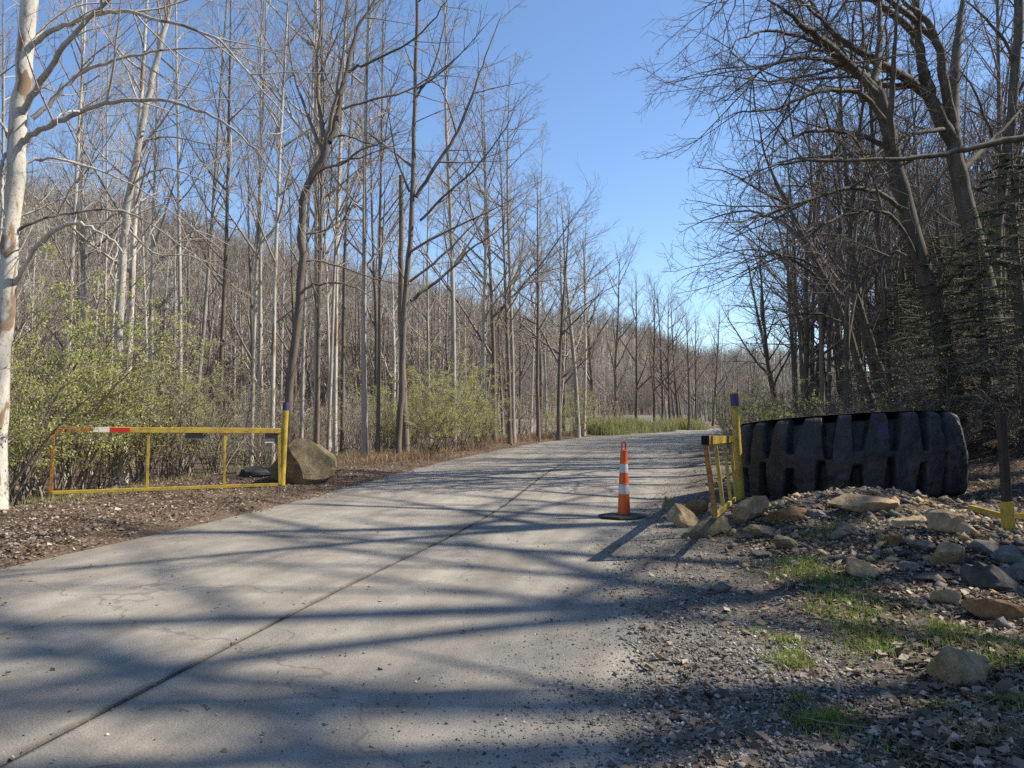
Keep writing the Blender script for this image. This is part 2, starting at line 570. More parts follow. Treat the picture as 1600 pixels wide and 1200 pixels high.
def np_mesh(name, V, Fc, mat, smooth=False):
    """V (n,3), Fc (m,k) all the same size"""
    me = bpy.data.meshes.new(name)
    V = np.ascontiguousarray(V, dtype=np.float32)
    lists = Fc if isinstance(Fc, list) else [Fc]
    lists = [np.asarray(f, dtype=np.int32) for f in lists if len(f)]
    tot = np.concatenate([np.full(len(f), f.shape[1], np.int32) for f in lists])
    idx = np.concatenate([f.ravel() for f in lists])
    me.vertices.add(len(V))
    me.vertices.foreach_set('co', V.ravel())
    me.loops.add(len(idx))
    me.loops.foreach_set('vertex_index', idx)
    me.polygons.add(len(tot))
    me.polygons.foreach_set('loop_start', np.concatenate([[0], np.cumsum(tot)[:-1]]).astype(np.int32))
    me.polygons.foreach_set('loop_total', tot)
    if smooth:
        me.polygons.foreach_set('use_smooth', np.ones(len(tot), bool))
    me.update(calc_edges=True)
    if mat:
        me.materials.append(M[mat] if isinstance(mat, str) else mat)
    return me


def thing(name, label, cat, loc=(0, 0, 0), rz=0, group=None):
    o = bpy.data.objects.new(name, None)
    o.location = loc
    o.rotation_euler = (0, 0, rz)
    o.empty_display_size = 0.2
    return link(o, None, label=label, category=cat, group=group)


def copy_tree(root, label=None, group=None):
    r = root.copy()
    COL.objects.link(r)
    if label:
        r['label'] = label
    if group:
        r['group'] = group
    for ch in root.children:
        c = ch.copy()
        COL.objects.link(c)
        c.parent = r
        c.matrix_parent_inverse = ch.matrix_parent_inverse.copy()
    return r


def box_faces(o=0):
    return [(o, o + 3, o + 2, o + 1), (o + 4, o + 5, o + 6, o + 7), (o, o + 1, o + 5, o + 4), (o + 1, o + 2, o + 6, o + 5), (o + 2, o + 3, o + 7, o + 6), (o + 3, o, o + 4, o + 7)]


def bar(a, b, w, h, up=Vector((0, 0, 1)), bev=0.004):
    """square tube from a to b, w across, h along up; slightly bevelled edges (octagon section)"""
    a, b = Vector(a), Vector(b)
    t = (b - a).normalized()
    s = t.cross(up)
    if s.length < 1e-3:
        s = t.cross(Vector((0, 1, 0)))
    s.normalize()
    u = s.cross(t).normalized()
    w, h = w / 2, h / 2
    sec = [(-w + bev, -h), (w - bev, -h), (w, -h + bev), (w, h - bev), (w - bev, h), (-w + bev, h), (-w, h - bev), (-w, -h + bev)]
    V = [p + s * x + u * y for p in (a, b) for x, y in sec]
    Fs = [(i, (i + 1) % 8, 8 + (i + 1) % 8, 8 + i) for i in range(8)]
    Fs += [tuple(range(7, -1, -1)), tuple(range(8, 16))]
    return V, Fs


def pipe(a, b, r, n=16, r2=None):
    a, b = Vector(a), Vector(b)
    t = (b - a).normalized()
    s = t.orthogonal().normalized()
    u = t.cross(s)
    V, Fs = [], []
    for p, rr in ((a, r), (b, r if r2 is None else r2)):
        for i in range(n):
            an = 2 * math.pi * i / n
            V.append(p + (s * math.cos(an) + u * math.sin(an)) * rr)
    Fs = [(i, (i + 1) % n, n + (i + 1) % n, n + i) for i in range(n)]
    Fs += [tuple(range(n - 1, -1, -1)), tuple(range(n, 2 * n))]
    return V, Fs


def part(name, vf, mat, parent, org=Vector((0, 0, 0)), smooth=False, **props):
    V, Fs = vf
    o = mesh_obj(name, [Vector(v) - org for v in V], Fs, mat, parent, smooth, **props)
    if smooth:
        o.data.set_sharp_from_angle(angle=math.radians(40))
    return o


# ------------------------------------------------------------------ terrain
def axis(lo, hi, fine_lo, fine_hi, step, growth=1.09):
    a = list(np.arange(fine_lo, fine_hi, step))
    s, p = step, a[-1]
    while p < hi:
        s *= growth
        p += s
        a.append(p)
    s, p = step, a[0]
    pre = []
    while p > lo:
        s *= growth
        p -= s
        pre.append(p)
    return np.array(pre[::-1] + a)


gx = axis(-700, 900, -9.5, 8.5, 0.11, 1.07)
gy = axis(-40, 1100, 1.5, 17.0, 0.11, 1.045)
GX, GY = np.meshgrid(gx, gy)
fx, fy = GX.ravel(), GY.ravel()
z, off, ul, ur = gz(fx, fy, True)
nx, ny = len(gx), len(gy)
ii = (np.arange(ny - 1)[:, None] * nx + np.arange(nx - 1)[None, :]).ravel()
FQ = np.stack([ii, ii + 1, ii + nx + 1, ii + nx], 1)
gm = np_mesh('ground', np.stack([fx, fy, z], 1), FQ, 'ground', True)
ca = gm.color_attributes.new('cover', 'FLOAT_COLOR', 'POINT')
dist = np.hypot(fx, fy)
# R litter, G gravel, B far hillside
nn = fbm(fx * 0.7 + 9, fy * 0.7, 4)
Gm = np.where(off > 0, (1 - sstep(1.6, 3.4, off - edge_right(fy) - (nn - 0.5) * 2.0)), 0)
Rm = np.where(off > 0, sstep(0.35, 0.65, nn) * 0.8 + 0.2 * sstep(6, 9, off), 0.9)
Bm = sstep(60, 130, dist)
Am = np.where(off > 0, 1 - sstep(-0.1, 0.75, ur + (nn - 0.5) * 0.9), 0)
colr = np.stack([np.clip(Rm, 0, 1), np.clip(Gm, 0, 1), Bm, Am], 1).astype(np.float32)
ca.data.foreach_set('color', colr.ravel())
link(bpy.data.objects.new('ground', gm), None, kind='structure')

# ------------------------------------------------------------------ road: two lanes of concrete slabs with recessed joints
road = bpy.data.objects.new('road', None)
link(road, None, kind='structure')
cuts = [-14.0, -2.0, 11.95 + 0, 24, 36, 48, 60, 74]


def s_of_y(y):
    return float(np.interp(y, CL[:, 1], SL))


def cl_at(s):
    return (np.array([np.interp(s, SL, CL[:, 0]), np.interp(s, SL, CL[:, 1])]),
            np.array([np.interp(s, SL, NL[:, 0]), np.interp(s, SL, NL[:, 1])]))


def slab(s0, s1, o0, o1):
    n = max(2, int((s1 - s0) / 0.6))
    m = 6
    V, Fs = [], []
    for k in range(n + 1):
        c, nrm = cl_at(s0 + (s1 - s0) * k / n)
        for j in range(m + 1):
            o = o0 + (o1 - o0) * j / m
            p = c + nrm * o
            V.append((p[0], p[1], 0.0))
    nv = len(V)
    for k in range(n):
        for j in range(m):
            a = k * (m + 1) + j
            Fs.append((a, a + 1, a + m + 2, a + m + 1))
    ring = [j for j in range(m + 1)] + [k * (m + 1) + m for k in range(1, n + 1)] + [n * (m + 1) + j for j in range(m - 1, -1, -1)] + [k * (m + 1) for k in range(n - 1, 0, -1)]
    for r in ring:
        V.append((V[r][0], V[r][1], -0.14))
    L = len(ring)
    for k in range(L):
        Fs.append((ring[k], nv + k, nv + (k + 1) % L, ring[(k + 1) % L]))
    return V, Fs


sc = [s_of_y(c) for c in cuts[:6]] + [s_of_y(50) + 12, s_of_y(50) + 24]
for a, b in zip(sc[:-1], sc[1:]):
    for o0, o1 in ((-HALF, -0.022), (0.022, HALF)):
        V, Fs = slab(a + 0.006, b - 0.006, o0, o1)
        sl = mesh_obj('concrete_slab', V, Fs, 'concrete', road)
        uvl = sl.data.uv_layers.new(name='lane')
        xy = np.array(V)
        oo, ss = road_coords(xy[:, 0], xy[:, 1])
        li = np.zeros(len(sl.data.loops), np.int32)
        sl.data.loops.foreach_get('vertex_index', li)
        uvl.data.foreach_set('uv', np.stack([oo[li], ss[li]], 1).astype(np.float32).ravel())
# dirt that fills the joints
V, Fs = slab(sc[0] + 0.1, sc[-1] - 0.1, -HALF + 0.1, HALF - 0.1)
m_, nt_, out_ = newmat('joint_filler')
v_ = coords(nt_)
finish(nt_, out_, ramp(nt_, noise(nt_, v_, 14, 5), [(0.3, (0.03, 0.027, 0.022)), (0.7, (0.09, 0.08, 0.065))]), 0.95)
fo = mesh_obj('joint_filler', [(x, y, z_ - 0.013) for x, y, z_ in V], Fs, m_, road)


# ------------------------------------------------------------------ tubes (branches)
class Tubes:
    def __init__(self):
        self.g = {}

    def add(self, pts, rad, sides=3):
        self.g.setdefault((len(pts), sides), []).append((pts, rad))

    def mesh(self, name, mat, org=(0, 0, 0)):
        Vs, Fl, base = [], [], 0
        for (n, s), L in self.g.items():
            P = np.array([p for p, _ in L], float)
            Rr = np.array([r for _, r in L], float)
            B = len(L)
            T = np.gradient(P, axis=1)
            T /= np.linalg.norm(T, axis=2, keepdims=True) + 1e-9
            ref = np.where(np.abs(T[:, :1, 2:3]) > 0.8, np.array([1., 0.1, 0]), np.array([0.05, 0.1, 1.]))
            ref = np.broadcast_to(ref, T.shape)
            S = np.cross(T, ref); S /= np.linalg.norm(S, axis=2, keepdims=True) + 1e-9
            U = np.cross(T, S)
            an = 2 * np.pi * np.arange(s) / s
            V = P[:, :, None] + Rr[:, :, None, None] * (S[:, :, None] * np.cos(an)[None, None, :, None] + U[:, :, None] * np.sin(an)[None, None, :, None])
            Vs.append(V.reshape(-1, 3))
            k = np.arange(n - 1)[:, None] * s
            j = np.arange(s)[None]
            j2 = (j + 1) % s
            q = np.stack([k + j, k + j2, k + s + j2, k + s + j], 2).reshape(-1, 4)
            Fl.append((q[None] + (base + np.arange(B) * n * s)[:, None, None]).reshape(-1, 4))
            base += B * n * s
        if not Vs:
            return None
        V = np.concatenate(Vs) - np.array(org)
        return np_mesh(name, V, np.concatenate(Fl), mat, True)


def vrot(d, ang, az):
    """tilt unit vector d by ang, around azimuth az"""
    d = Vector(d)
    s = d.orthogonal().normalized()
    u = d.cross(s)
    return (d * math.cos(ang) + (s * math.cos(az) + u * math.sin(az)) * math.sin(ang)).normalized()


def path(rng, p, d, length, n, wig, up, bias=(0, 0, 0)):
    pts = [tuple(p)]
    x, y, zz = p
    dx, dy, dz = d
    st = length / n
    for _ in range(n):
        dx += rng.gauss(0, wig) + bias[0]; dy += rng.gauss(0, wig) + bias[1]; dz += rng.gauss(0, wig) + up + bias[2]
        l = math.sqrt(dx * dx + dy * dy + dz * dz)
        dx /= l; dy /= l; dz /= l
        x += dx * st; y += dy * st; zz += dz * st
        pts.append((x, y, zz))
    return pts


def interp(pts, rad, t):
    n = len(pts) - 1
    k = min(int(t * n), n - 1)
    f = t * n - k
    a, b = pts[k], pts[k + 1]
    p = tuple(a[i] + (b[i] - a[i]) * f for i in range(3))
    d = Vector((b[0] - a[0], b[1] - a[1], b[2] - a[2])).normalized()
    return p, d, rad[k] + (rad[k + 1] - rad[k]) * f


def sprout(T, rng, pts, rad, length, level, cfg):
    """side branches along a limb"""
    c = cfg[level]
    n = c['n'] if isinstance(c['n'], int) else max(2, int(c['n'] * length))
    for k in range(n):
        t = c['t0'] + (0.99 - c['t0']) * (k + rng.random()) / n
        p, d, r = interp(pts, rad, t)
        dd = vrot(d, c['ang'] * rng.uniform(0.7, 1.3), rng.random() * 6.283)
        if c.get('fan'):
            dd = (dd + Vector(c['fan'])).normalized()
        L = length * c['len'] * rng.uniform(0.5, 1.25) * (1.15 - c.get('tap', 0.75) * t)
        if L < 0.12:
            continue
        m = c['seg']
        q = path(rng, p, dd, L, m, c['wig'], c['up'])
        r0 = max(c['rmin'], min(r * 0.75, L * c['rr']))
        rr = [r0 * (1 - i / m) + c['rmin'] * 0.6 * (i / m) for i in range(m + 1)]
        T.add(q, rr, c['sides'])
        if level + 1 < len(cfg):
            sprout(T, rng, q, rr, L, level + 1, cfg)


def lv(n, t0, ang, ln, seg, wig, up, rr, rmin, sides, **k):
    return dict(n=n, t0=t0, ang=math.radians(ang), len=ln, seg=seg, wig=wig, up=up, rr=rr, rmin=rmin, sides=sides, **k)


SLENDER = [lv(30, 0.32, 50, 0.26, 6, 0.07, 0.06, 0.012, 0.009, 4, tap=0.85),
           lv(8, 0.2, 42, 0.45, 4, 0.09, 0.05, 0.010, 0.006, 3, tap=0.6),
           lv(6, 0.15, 40, 0.5, 3, 0.1, 0.04, 0.009, 0.0045, 3, tap=0.5)]
VASE = [lv(16, 0.22, 38, 0.42, 7, 0.06, 0.05, 0.014, 0.009, 4, tap=0.75),
        lv(9, 0.2, 36, 0.42, 4, 0.09, 0.06, 0.010, 0.006, 3, tap=0.6),
        lv(6, 0.15, 38, 0.5, 3, 0.1, 0.04, 0.009, 0.0045, 3, tap=0.5)]
ARCH = [lv(18, 0.3, 60, 0.32, 7, 0.06, -0.03, 0.012, 0.009, 4, tap=0.7),
        lv(8, 0.2, 42, 0.42, 4, 0.1, 0.03, 0.010, 0.006, 3, tap=0.6),
        lv(6, 0.1, 42, 0.5, 3, 0.12, 0.02, 0.009, 0.0045, 3, tap=0.5)]
LIMBY = [lv(15, 0.25, 66, 0.42, 8, 0.07, 0.0, 0.026, 0.02, 6, tap=0.6),
         lv(5, 0.25, 46, 0.42, 5, 0.1, 0.0, 0.019, 0.010, 4, tap=0.5),
         lv(3, 0.2, 42, 0.45, 4, 0.12, 0.0, 0.012, 0.006, 3, tap=0.5)]
FAR = [lv(13, 0.25, 42, 0.34, 4, 0.08, 0.05, 0.013, 0.022, 3, tap=0.8),
       lv(6, 0.2, 40, 0.45, 3, 0.1, 0.04, 0.012, 0.016, 3, tap=0.6),
       lv(3, 0.2, 40, 0.5, 2, 0.1, 0.03, 0.01, 0.012, 3, tap=0.5)]
LIMB = [lv(2.6, 0.18, 48, 0.36, 6, 0.1, 0.015, 0.013, 0.009, 4, tap=0.55),
        lv(3.7, 0.12, 44, 0.42, 4, 0.13, 0.0, 0.011, 0.006, 3, tap=0.5),
        lv(6.0, 0.1, 42, 0.42, 4, 0.14, -0.02, 0.010, 0.0045, 3, tap=0.4)]
LIMB_L = [lv(1.9, 0.15, 50, 0.34, 6, 0.08, 0.0, 0.012, 0.008, 4, tap=0.5),
          lv(2.2, 0.12, 44, 0.42, 4, 0.1, 0.0, 0.010, 0.005, 3, tap=0.5),
          lv(3.5, 0.1, 42, 0.42, 3, 0.12, 0.0, 0.009, 0.004, 3, tap=0.4)]


def proto_tree(name, H, r0, cfg, seed, trunk_mat, crown_mat, wig=0.018, lean=0.0, sides=8, seg=14):
    rng = random.Random(seed)
    pts = path(rng, (0, 0, -0.3), Vector((lean, 0, 1)).normalized(), H + 0.3, seg, wig, 0.02)
    n = len(pts)
    rad = [r0 * ((1 - i / (n - 1)) ** 0.8) + 0.012 for i in range(n)]
    rad[0] *= 1.35
    A, B = Tubes(), Tubes()
    A.add(pts, rad, sides)
    sprout(B, rng, pts, rad, H, 0, cfg)
    root = bpy.data.objects.new(name, None)
    t = bpy.data.objects.new('trunk', A.mesh('trunk', trunk_mat))
    c = bpy.data.objects.new('crown', B.mesh('crown', crown_mat))
    t.parent = root
    c.parent = root
    return root


def place(proto, loc, rz, sc, label, cat, group, tilt=(0, 0), name=None):
    r = copy_tree(proto, label, group)
    if name:
        r.name = name
    r['category'] = cat
    r.location = loc
    r.rotation_euler = (tilt[0], tilt[1], rz)
    r.scale = (sc, sc, sc) if isinstance(sc, (int, float)) else sc
    return r


# hand-traced trees: limbs given as photo rays with their own depth
def limb_pts(P, dflt, sub=4):
    W3 = [W(p[0], p[1], p[2] if len(p) > 2 else dflt) for p in P]
    if len(W3) == 2:
        W3.insert(1, (W3[0] + W3[1]) / 2)
    ext = [W3[0] * 2 - W3[1]] + W3 + [W3[-1] * 2 - W3[-2]]
    out = []
    for i in range(1, len(ext) - 2):
        p0, p1, p2, p3 = ext[i - 1:i + 3]
        for k in range(sub):
            t = k / sub
            out.append(tuple(0.5 * ((2 * p1) + (p2 - p0) * t + (2 * p0 - 5 * p1 + 4 * p2 - p3) * t * t + (3 * p1 - p0 - 3 * p2 + p3) * t ** 3)))
    out.append(tuple(ext[-2]))
    jr = random.Random(int(abs(P[0][0] * 7 + P[-1][1] * 3)))
    return [out[0]] + [tuple(c + jr.gauss(0, 0.014) for c in q) for q in out[1:]]


def hero(name, label, cat, trunk, limbs, d, mats, cfg, seed, group=None, own=1):
    """trunk / limbs: (points, r_px_start, r_px_end [, depth offset at the tip])"""
    rng = random.Random(seed)
    pts, r0, r1 = trunk
    tp = limb_pts(pts, d)
    base = Vector(tp[0])
    g = gz1(base.x, base.y)
    if base.z > g - 0.1:
        tp.insert(0, (base.x, base.y, g - 0.25))
    n = len(tp)
    rad = [max(0.012, (r0 + (r1 - r0) * i / (n - 1)) * d / F) for i in range(n)]
    rad[0] *= 1.3
    root = thing(name, label, cat, (tp[0][0], tp[0][1], g), 0, group)
    org = (tp[0][0], tp[0][1], g)
    A, Tw = Tubes(), Tubes()
    A.add(tp, rad, 12)
    for L in limbs:
        lp, a, b = L[:3]
        dd = L[3] if len(L) > 3 else 0
        m = len(lp)
        lp = [(p[0], p[1], (p[2] if len(p) > 2 else d) + dd * (i / max(1, m - 1))) for i, p in enumerate(lp)]
        q = limb_pts(lp, d)
        k = len(q)
        rr = [max(0.006, (a + (b - a) * i / (k - 1)) * (1 - 0.65 * (i / (k - 1)) ** 3) * d / F) for i in range(k)]
        Bg = Tubes()
        Bg.add(q, rr, 8)
        link(bpy.data.objects.new('limb', Bg.mesh('limb', mats[1], org)), root)
        ln = sum((Vector(q[i + 1]) - Vector(q[i])).length for i in range(k - 1))
        sprout(Tw, rng, q, rr, ln, 0, cfg)
    if own:
        ln = sum((Vector(tp[i + 1]) - Vector(tp[i])).length for i in range(n - 1))
        sprout(Tw, rng, tp, rad, ln, 0, [dict(cfg[0], n=own, t0=0.3, len=0.22)] + cfg[1:])
    link(bpy.data.objects.new('trunk', A.mesh('trunk', mats[0], org)), root)
    if Tw.g:
        link(bpy.data.objects.new('crown', Tw.mesh('crown', mats[2], org)), root)
    return root


# ------------------------------------------------------------------ hero trees on the left
hero('white_sycamore', 'thick white barked tree with brown peeling patches, standing left of the yellow gate', 'tree',
     ([(-6, 700), (0, 600), (8, 470), (18, 350), (30, 200), (42, 60), (52, -60), (60, -200), (66, -380)], 15.5, 10),
     [([(40, 80), (62, 50), (100, 18), (150, 5), (230, 0)], 3, 1.2, 1.0),
      ([(30, 190), (55, 140), (85, 95), (120, 45), (170, 0), (210, -60)], 5.5, 3, -1.0),
      ([(50, 185), (82, 155), (115, 122), (150, 103), (205, 88), (270, 77), (345, 72), (440, 80)], 4, 1.5, 0.6),
      ([(45, 76), (75, 52), (110, 35), (160, 20), (200, 18), (250, 30), (320, 52), (360, 80), (400, 130), (450, 190), (480, 240)], 4.2, 1.2, -1.2),
      ([(36, 222), (60, 205), (100, 187), (150, 165), (205, 156), (265, 159), (310, 172), (355, 195), (400, 235), (440, 290), (470, 325)], 4.5, 1.3, -0.8),
      ([(30, 270), (50, 252), (85, 248), (130, 258), (190, 280), (240, 310), (300, 355), (350, 395)], 2.4, 0.8, 1.0),
      ([(28, 360), (60, 345), (110, 333), (165, 328), (200, 333), (240, 352), (290, 390), (340, 430), (400, 470)], 2.6, 0.9, 0.5),
      ([(12, 452), (35, 425), (60, 385), (90, 360), (120, 349), (150, 360), (178, 378), (195, 398)], 4.2, 2.2, -0.5),
      ([(20, 230), (0, 190), (-30, 160), (-80, 150)], 3, 1.2, 0.5),
      ([(35, 40), (32, 0), (25, -60), (10, -150)], 3.5, 1.5, 0.8),
      ([(10, 240), (3, 270), (4, 330), (-2, 400)], 3, 2, -0.6),
      ([(46, 0), (80, -60), (140, -120), (200, -160)], 4, 1.5, 0.5)],
     12.5, ('bark_white', 'bark_pale', 'twig_pale'), LIMB_L, 5)

hero('forked_tree', 'dark forked tree leaning right directly behind the yellow gate post', 'tree',
     ([(446, 700), (452, 610), (462, 520), (472, 420), (472, 340), (480, 292), (502, 250), (510, 222)], 6.6, 5.6),
     [([(514, 222), (527, 185), (532, 150), (545, 95), (560, 45), (585, 0), (610, -60)], 5.5, 2.2, 0.6),
      ([(512, 224), (503, 190), (497, 140), (498, 70), (502, 0), (500, -60)], 4, 1.8, 0.9),
      ([(508, 222), (520, 180), (530, 120), (540, 50), (545, -20)], 3.2, 1.5, -0.5),
      ([(505, 240), (488, 200), (470, 150), (455, 90), (450, 0)], 3, 1.3, 0.4),
      ([(544, 112), (565, 103), (600, 88), (650, 58), (690, 15), (710, -30)], 2.4, 1, -0.6),
      ([(534, 170), (570, 158), (620, 148), (655, 132), (700, 100), (750, 60)], 2.4, 1, 0.7),
      ([(520, 215), (540, 212), (570, 222), (610, 232), (680, 235)], 1.8, .7, 0.7),
      ([(506, 262), (535, 255), (565, 232), (595, 222), (640, 200)], 2.4, 1, -0.5),
      ([(478, 408), (505, 410), (545, 420), (600, 440), (660, 446)], 2.0, 0.8, 0.6),
      ([(466, 462), (490, 445), (530, 442), (565, 455), (610, 490)], 2.4, 0.8, -0.6),
      ([(488, 272), (520, 258), (580, 240), (640, 220)], 2, 0.8, 0.3),
      ([(478, 365), (500, 362), (525, 350), (545, 318)], 2, .8, 0.4)],
     17.5, ('bark_brown', 'bark_brown', 'twig_brown'), LIMB_L, 6)

hero('leaning_tree', 'bare pale tree leaning right across the straight white trunk beside it', 'tree',
     ([(180, 700), (184, 560), (188, 470), (196, 350), (204, 290), (220, 210), (238, 120), (258, 40), (275, -40)], 7, 3.8),
     [([(220, 222), (240, 216), (270, 214), (320, 225), (360, 240), (398, 255)], 2, 0.8, 0.6),
      ([(212, 285), (235, 268), (270, 264), (310, 280), (350, 305), (400, 350)], 1.8, 0.7, -0.5),
      ([(190, 330), (160, 350), (120, 395), (100, 450), (110, 470), (140, 437), (180, 420)], 1.7, 0.7, 0.6),
      ([(196, 352), (240, 395), (300, 400), (370, 430)], 1.6, 0.7, 0.6)],
     19, ('bark_pale', 'bark_pale', 'twig_pale'), LIMB_L, 7, own=8)

hero('twin_trunk_tree', 'tall brown tree with wide right reaching limbs above the green bushes', 'tree',
     ([(622, 690), (628, 600), (632, 480), (640, 380), (646, 280), (648, 180), (650, 80), (652, -20), (654, -120)], 5.2, 2.2),
     [([(642, 470), (665, 452), (700, 425), (735, 390), (775, 362), (810, 330)], 3, 1.1, 0.8),
      ([(650, 308), (680, 260), (710, 215), (732, 165), (750, 115), (768, 65), (785, 20)], 3.2, 1.1, 0.8),
      ([(656, 345), (690, 310), (740, 265), (790, 200), (812, 150)], 2.2, 0.8, -0.6),
      ([(640, 300), (620, 250), (610, 190), (600, 120)], 2, .8, -0.5),
      ([(646, 160), (670, 120), (690, 60), (700, 0)], 2.2, 1, 0.5),
      ([(640, 440), (690, 400), (740, 350), (770, 310)], 2.2, .8, 0.5)],
     24, ('bark_brown', 'bark_brown', 'twig_brown'), LIMB_L, 8, own=12)

hero('broken_tree', 'dead brown snapped trunk without a crown, close beside the tall limbed tree', 'tree',
     ([(634, 690), (630, 600), (627, 470), (627, 380), (626, 275)], 6, 3.5),
     [([(627, 290), (632, 284), (641, 278)], 2, 0.8, 0)], 25, ('bark_brown', 'bark_brown', 'twig_brown'), LIMB_L, 9, own=0)

# ------------------------------------------------------------------ hero trees on the right
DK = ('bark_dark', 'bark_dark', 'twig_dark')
hero('leaning_beech', 'big dark leaning tree whose limbs sweep left over the road', 'tree',
     ([(1500, 640), (1478, 540), (1450, 440), (1420, 340), (1398, 250), (1380, 175), (1368, 130)], 15, 9.5),
     [([(1368, 140), (1330, 105), (1295, 72), (1260, 45), (1230, 18), (1190, -10)], 8, 2.5, -3.5),
      ([(1372, 150), (1345, 120), (1300, 85), (1260, 60), (1200, 48), (1160, 60), (1125, 85)], 5, 1.3, -3),
      ([(1366, 135), (1372, 90), (1375, 40), (1370, -30)], 7, 4, 1),
      ([(1400, 250), (1392, 200), (1395, 130), (1398, 60), (1402, -20)], 6, 3, -1.5),
      ([(1395, 235), (1355, 215), (1310, 205), (1265, 205), (1230, 220), (1195, 250), (1170, 290)], 4.5, 1.2, -3),
      ([(1388, 200), (1350, 150), (1300, 140), (1255, 152), (1210, 170), (1160, 175), (1120, 190)], 4.5, 1.2, -3),
      ([(1412, 330), (1370, 300), (1320, 295), (1270, 310), (1210, 330), (1160, 345), (1120, 350)], 4, 1.1, -3.5),
      ([(1440, 420), (1400, 345), (1350, 330), (1300, 345), (1240, 380), (1180, 400), (1120, 380)], 3.5, 1.0, -3),
      ([(1420, 340), (1380, 270), (1350, 240), (1290, 245), (1230, 250), (1180, 272), (1140, 290)], 4, 1.2, 2),
      ([(1440, 420), (1400, 395), (1350, 420), (1300, 460), (1240, 480)], 3, 1, 1.5),
      ([(1376, 165), (1330, 100), (1280, 20), (1230, -40), (1160, -60)], 5, 1.5, 2.5)],
     19, DK, LIMB, 21, own=10)
hero('mossy_oak', 'massive dark mossy tree that forks high above the hemlocks, behind the tyre', 'tree',
     ([(1570, 640), (1555, 540), (1538, 440), (1515, 340), (1495, 255), (1489, 205)], 18, 10.5),
     [([(1488, 215), (1490, 150), (1494, 90), (1500, 30), (1512, -40)], 10, 6, 1),
      ([(1492, 225), (1465, 180), (1448, 130), (1440, 100), (1435, 50), (1432, -40)], 11, 7, -1),
      ([(1488, 190), (1476, 130), (1465, 65), (1440, 25), (1415, 5), (1395, -30)], 8, 3.5, -2),
      ([(1455, 155), (1420, 125), (1380, 100), (1330, 72), (1280, 30), (1240, -10)], 8, 2.5, -5),
      ([(1448, 128), (1410, 135), (1370, 130), (1320, 105), (1270, 90), (1210, 100), (1170, 125), (1125, 165)], 6, 1.4, -5),
      ([(1485, 200), (1450, 205), (1405, 215), (1370, 240), (1330, 250)], 4, 1.5, -3),
      ([(1440, 95), (1425, 60), (1428, 20), (1420, -40)], 3.5, 2, 1),
      ([(1500, 270), (1560, 210), (1610, 150)], 5, 2, 2),
      ([(1436, 60), (1380, 10), (1310, -30), (1230, -50), (1160, -20), (1110, 30)], 6, 1.4, -4),
      ([(1465, 65), (1380, -10), (1300, -80), (1200, -110)], 5, 1.5, -6)],
     22, DK, LIMB, 22, own=8)
hero('edge_tree', 'upright dark tree at the far right, behind the yellow topped fence post', 'tree',
     ([(1560, 640), (1555, 500), (1556, 400), (1562, 320), (1575, 230), (1584, 150), (1590, 60), (1592, -40)], 9, 6.5),
     [([(1570, 260), (1545, 200), (1515, 130), (1480, 90)], 3, 1.2, -1),
      ([(1580, 170), (1610, 110), (1650, 60)], 3, 1.5, 0),
      ([(1588, 100), (1560, 50), (1520, 10), (1480, -20)], 3, 1.2, -1),
      ([(1572, 245), (1590, 210), (1640, 180)], 3, 1.2, 0)],
     24, DK, LIMB, 23, own=14)
hero('slanting_tree', 'mid sized dark tree slanting left with twiggy drooping limbs, left of the leaning giant', 'tree',
     ([(1365, 640), (1345, 580), (1318, 500), (1285, 430), (1255, 370), (1232, 320), (1205, 270), (1190, 220), (1182, 170)], 7, 0.6),
     [([(1300, 460), (1260, 420), (1210, 395), (1160, 390), (1110, 405)], 2.6, 0.9, -2),
      ([(1280, 420), (1230, 400), (1180, 420), (1130, 450)], 2.4, 0.8, -1.5),
      ([(1255, 370), (1210, 340), (1160, 330), (1100, 345), (1060, 365)], 2.6, 0.8, 1),
      ([(1232, 320), (1190, 300), (1140, 270), (1080, 260)], 2.4, 0.8, -1),
      ([(1270, 400), (1275, 320), (1285, 240), (1290, 160)], 2.6, 1, 1),
      ([(1320, 505), (1270, 490), (1220, 500), (1170, 530)], 2.2, 0.8, -1.5)],
     24, DK, LIMB, 24, own=10)
hero('broken_limb_tree', 'thin dark tree leaning left with a pale broken limb scar', 'tree',
     ([(1395, 640), (1372, 570), (1352, 505), (1330, 440), (1316, 400), (1312, 330), (1310, 250), (1312, 160), (1316, 80)], 6.5, 0.7),
     [([(1330, 440), (1310, 420), (1280, 380), (1245, 350)], 2.4, 0.8, -1),
      ([(1314, 380), (1340, 330), (1352, 260), (1360, 180)], 2.4, 1, 0.5),
      ([(1312, 330), (1280, 300), (1240, 290), (1190, 300)], 2.2, 0.8, -1)],
     26, DK, LIMB, 25, own=12)
hero('hung_limb', 'long dark fallen limb hung level across the big trees on the right', 'fallen limb',
     ([(1700, 195, 17.5), (1600, 215, 17.4), (1540, 226, 17.3), (1480, 240, 17.2), (1430, 247, 17), (1350, 250, 16.8), (1260, 251, 16.5), (1200, 262, 16.2)], 6.5, 1.6),
     [([(1430, 247), (1380, 275), (1340, 320), (1310, 350)], 1.8, 0.6, -0.5),
      ([(1350, 250), (1340, 225), (1320, 205), (1295, 200)], 2, 0.7, -0.8)],
     17, DK, LIMB, 26, own=0)

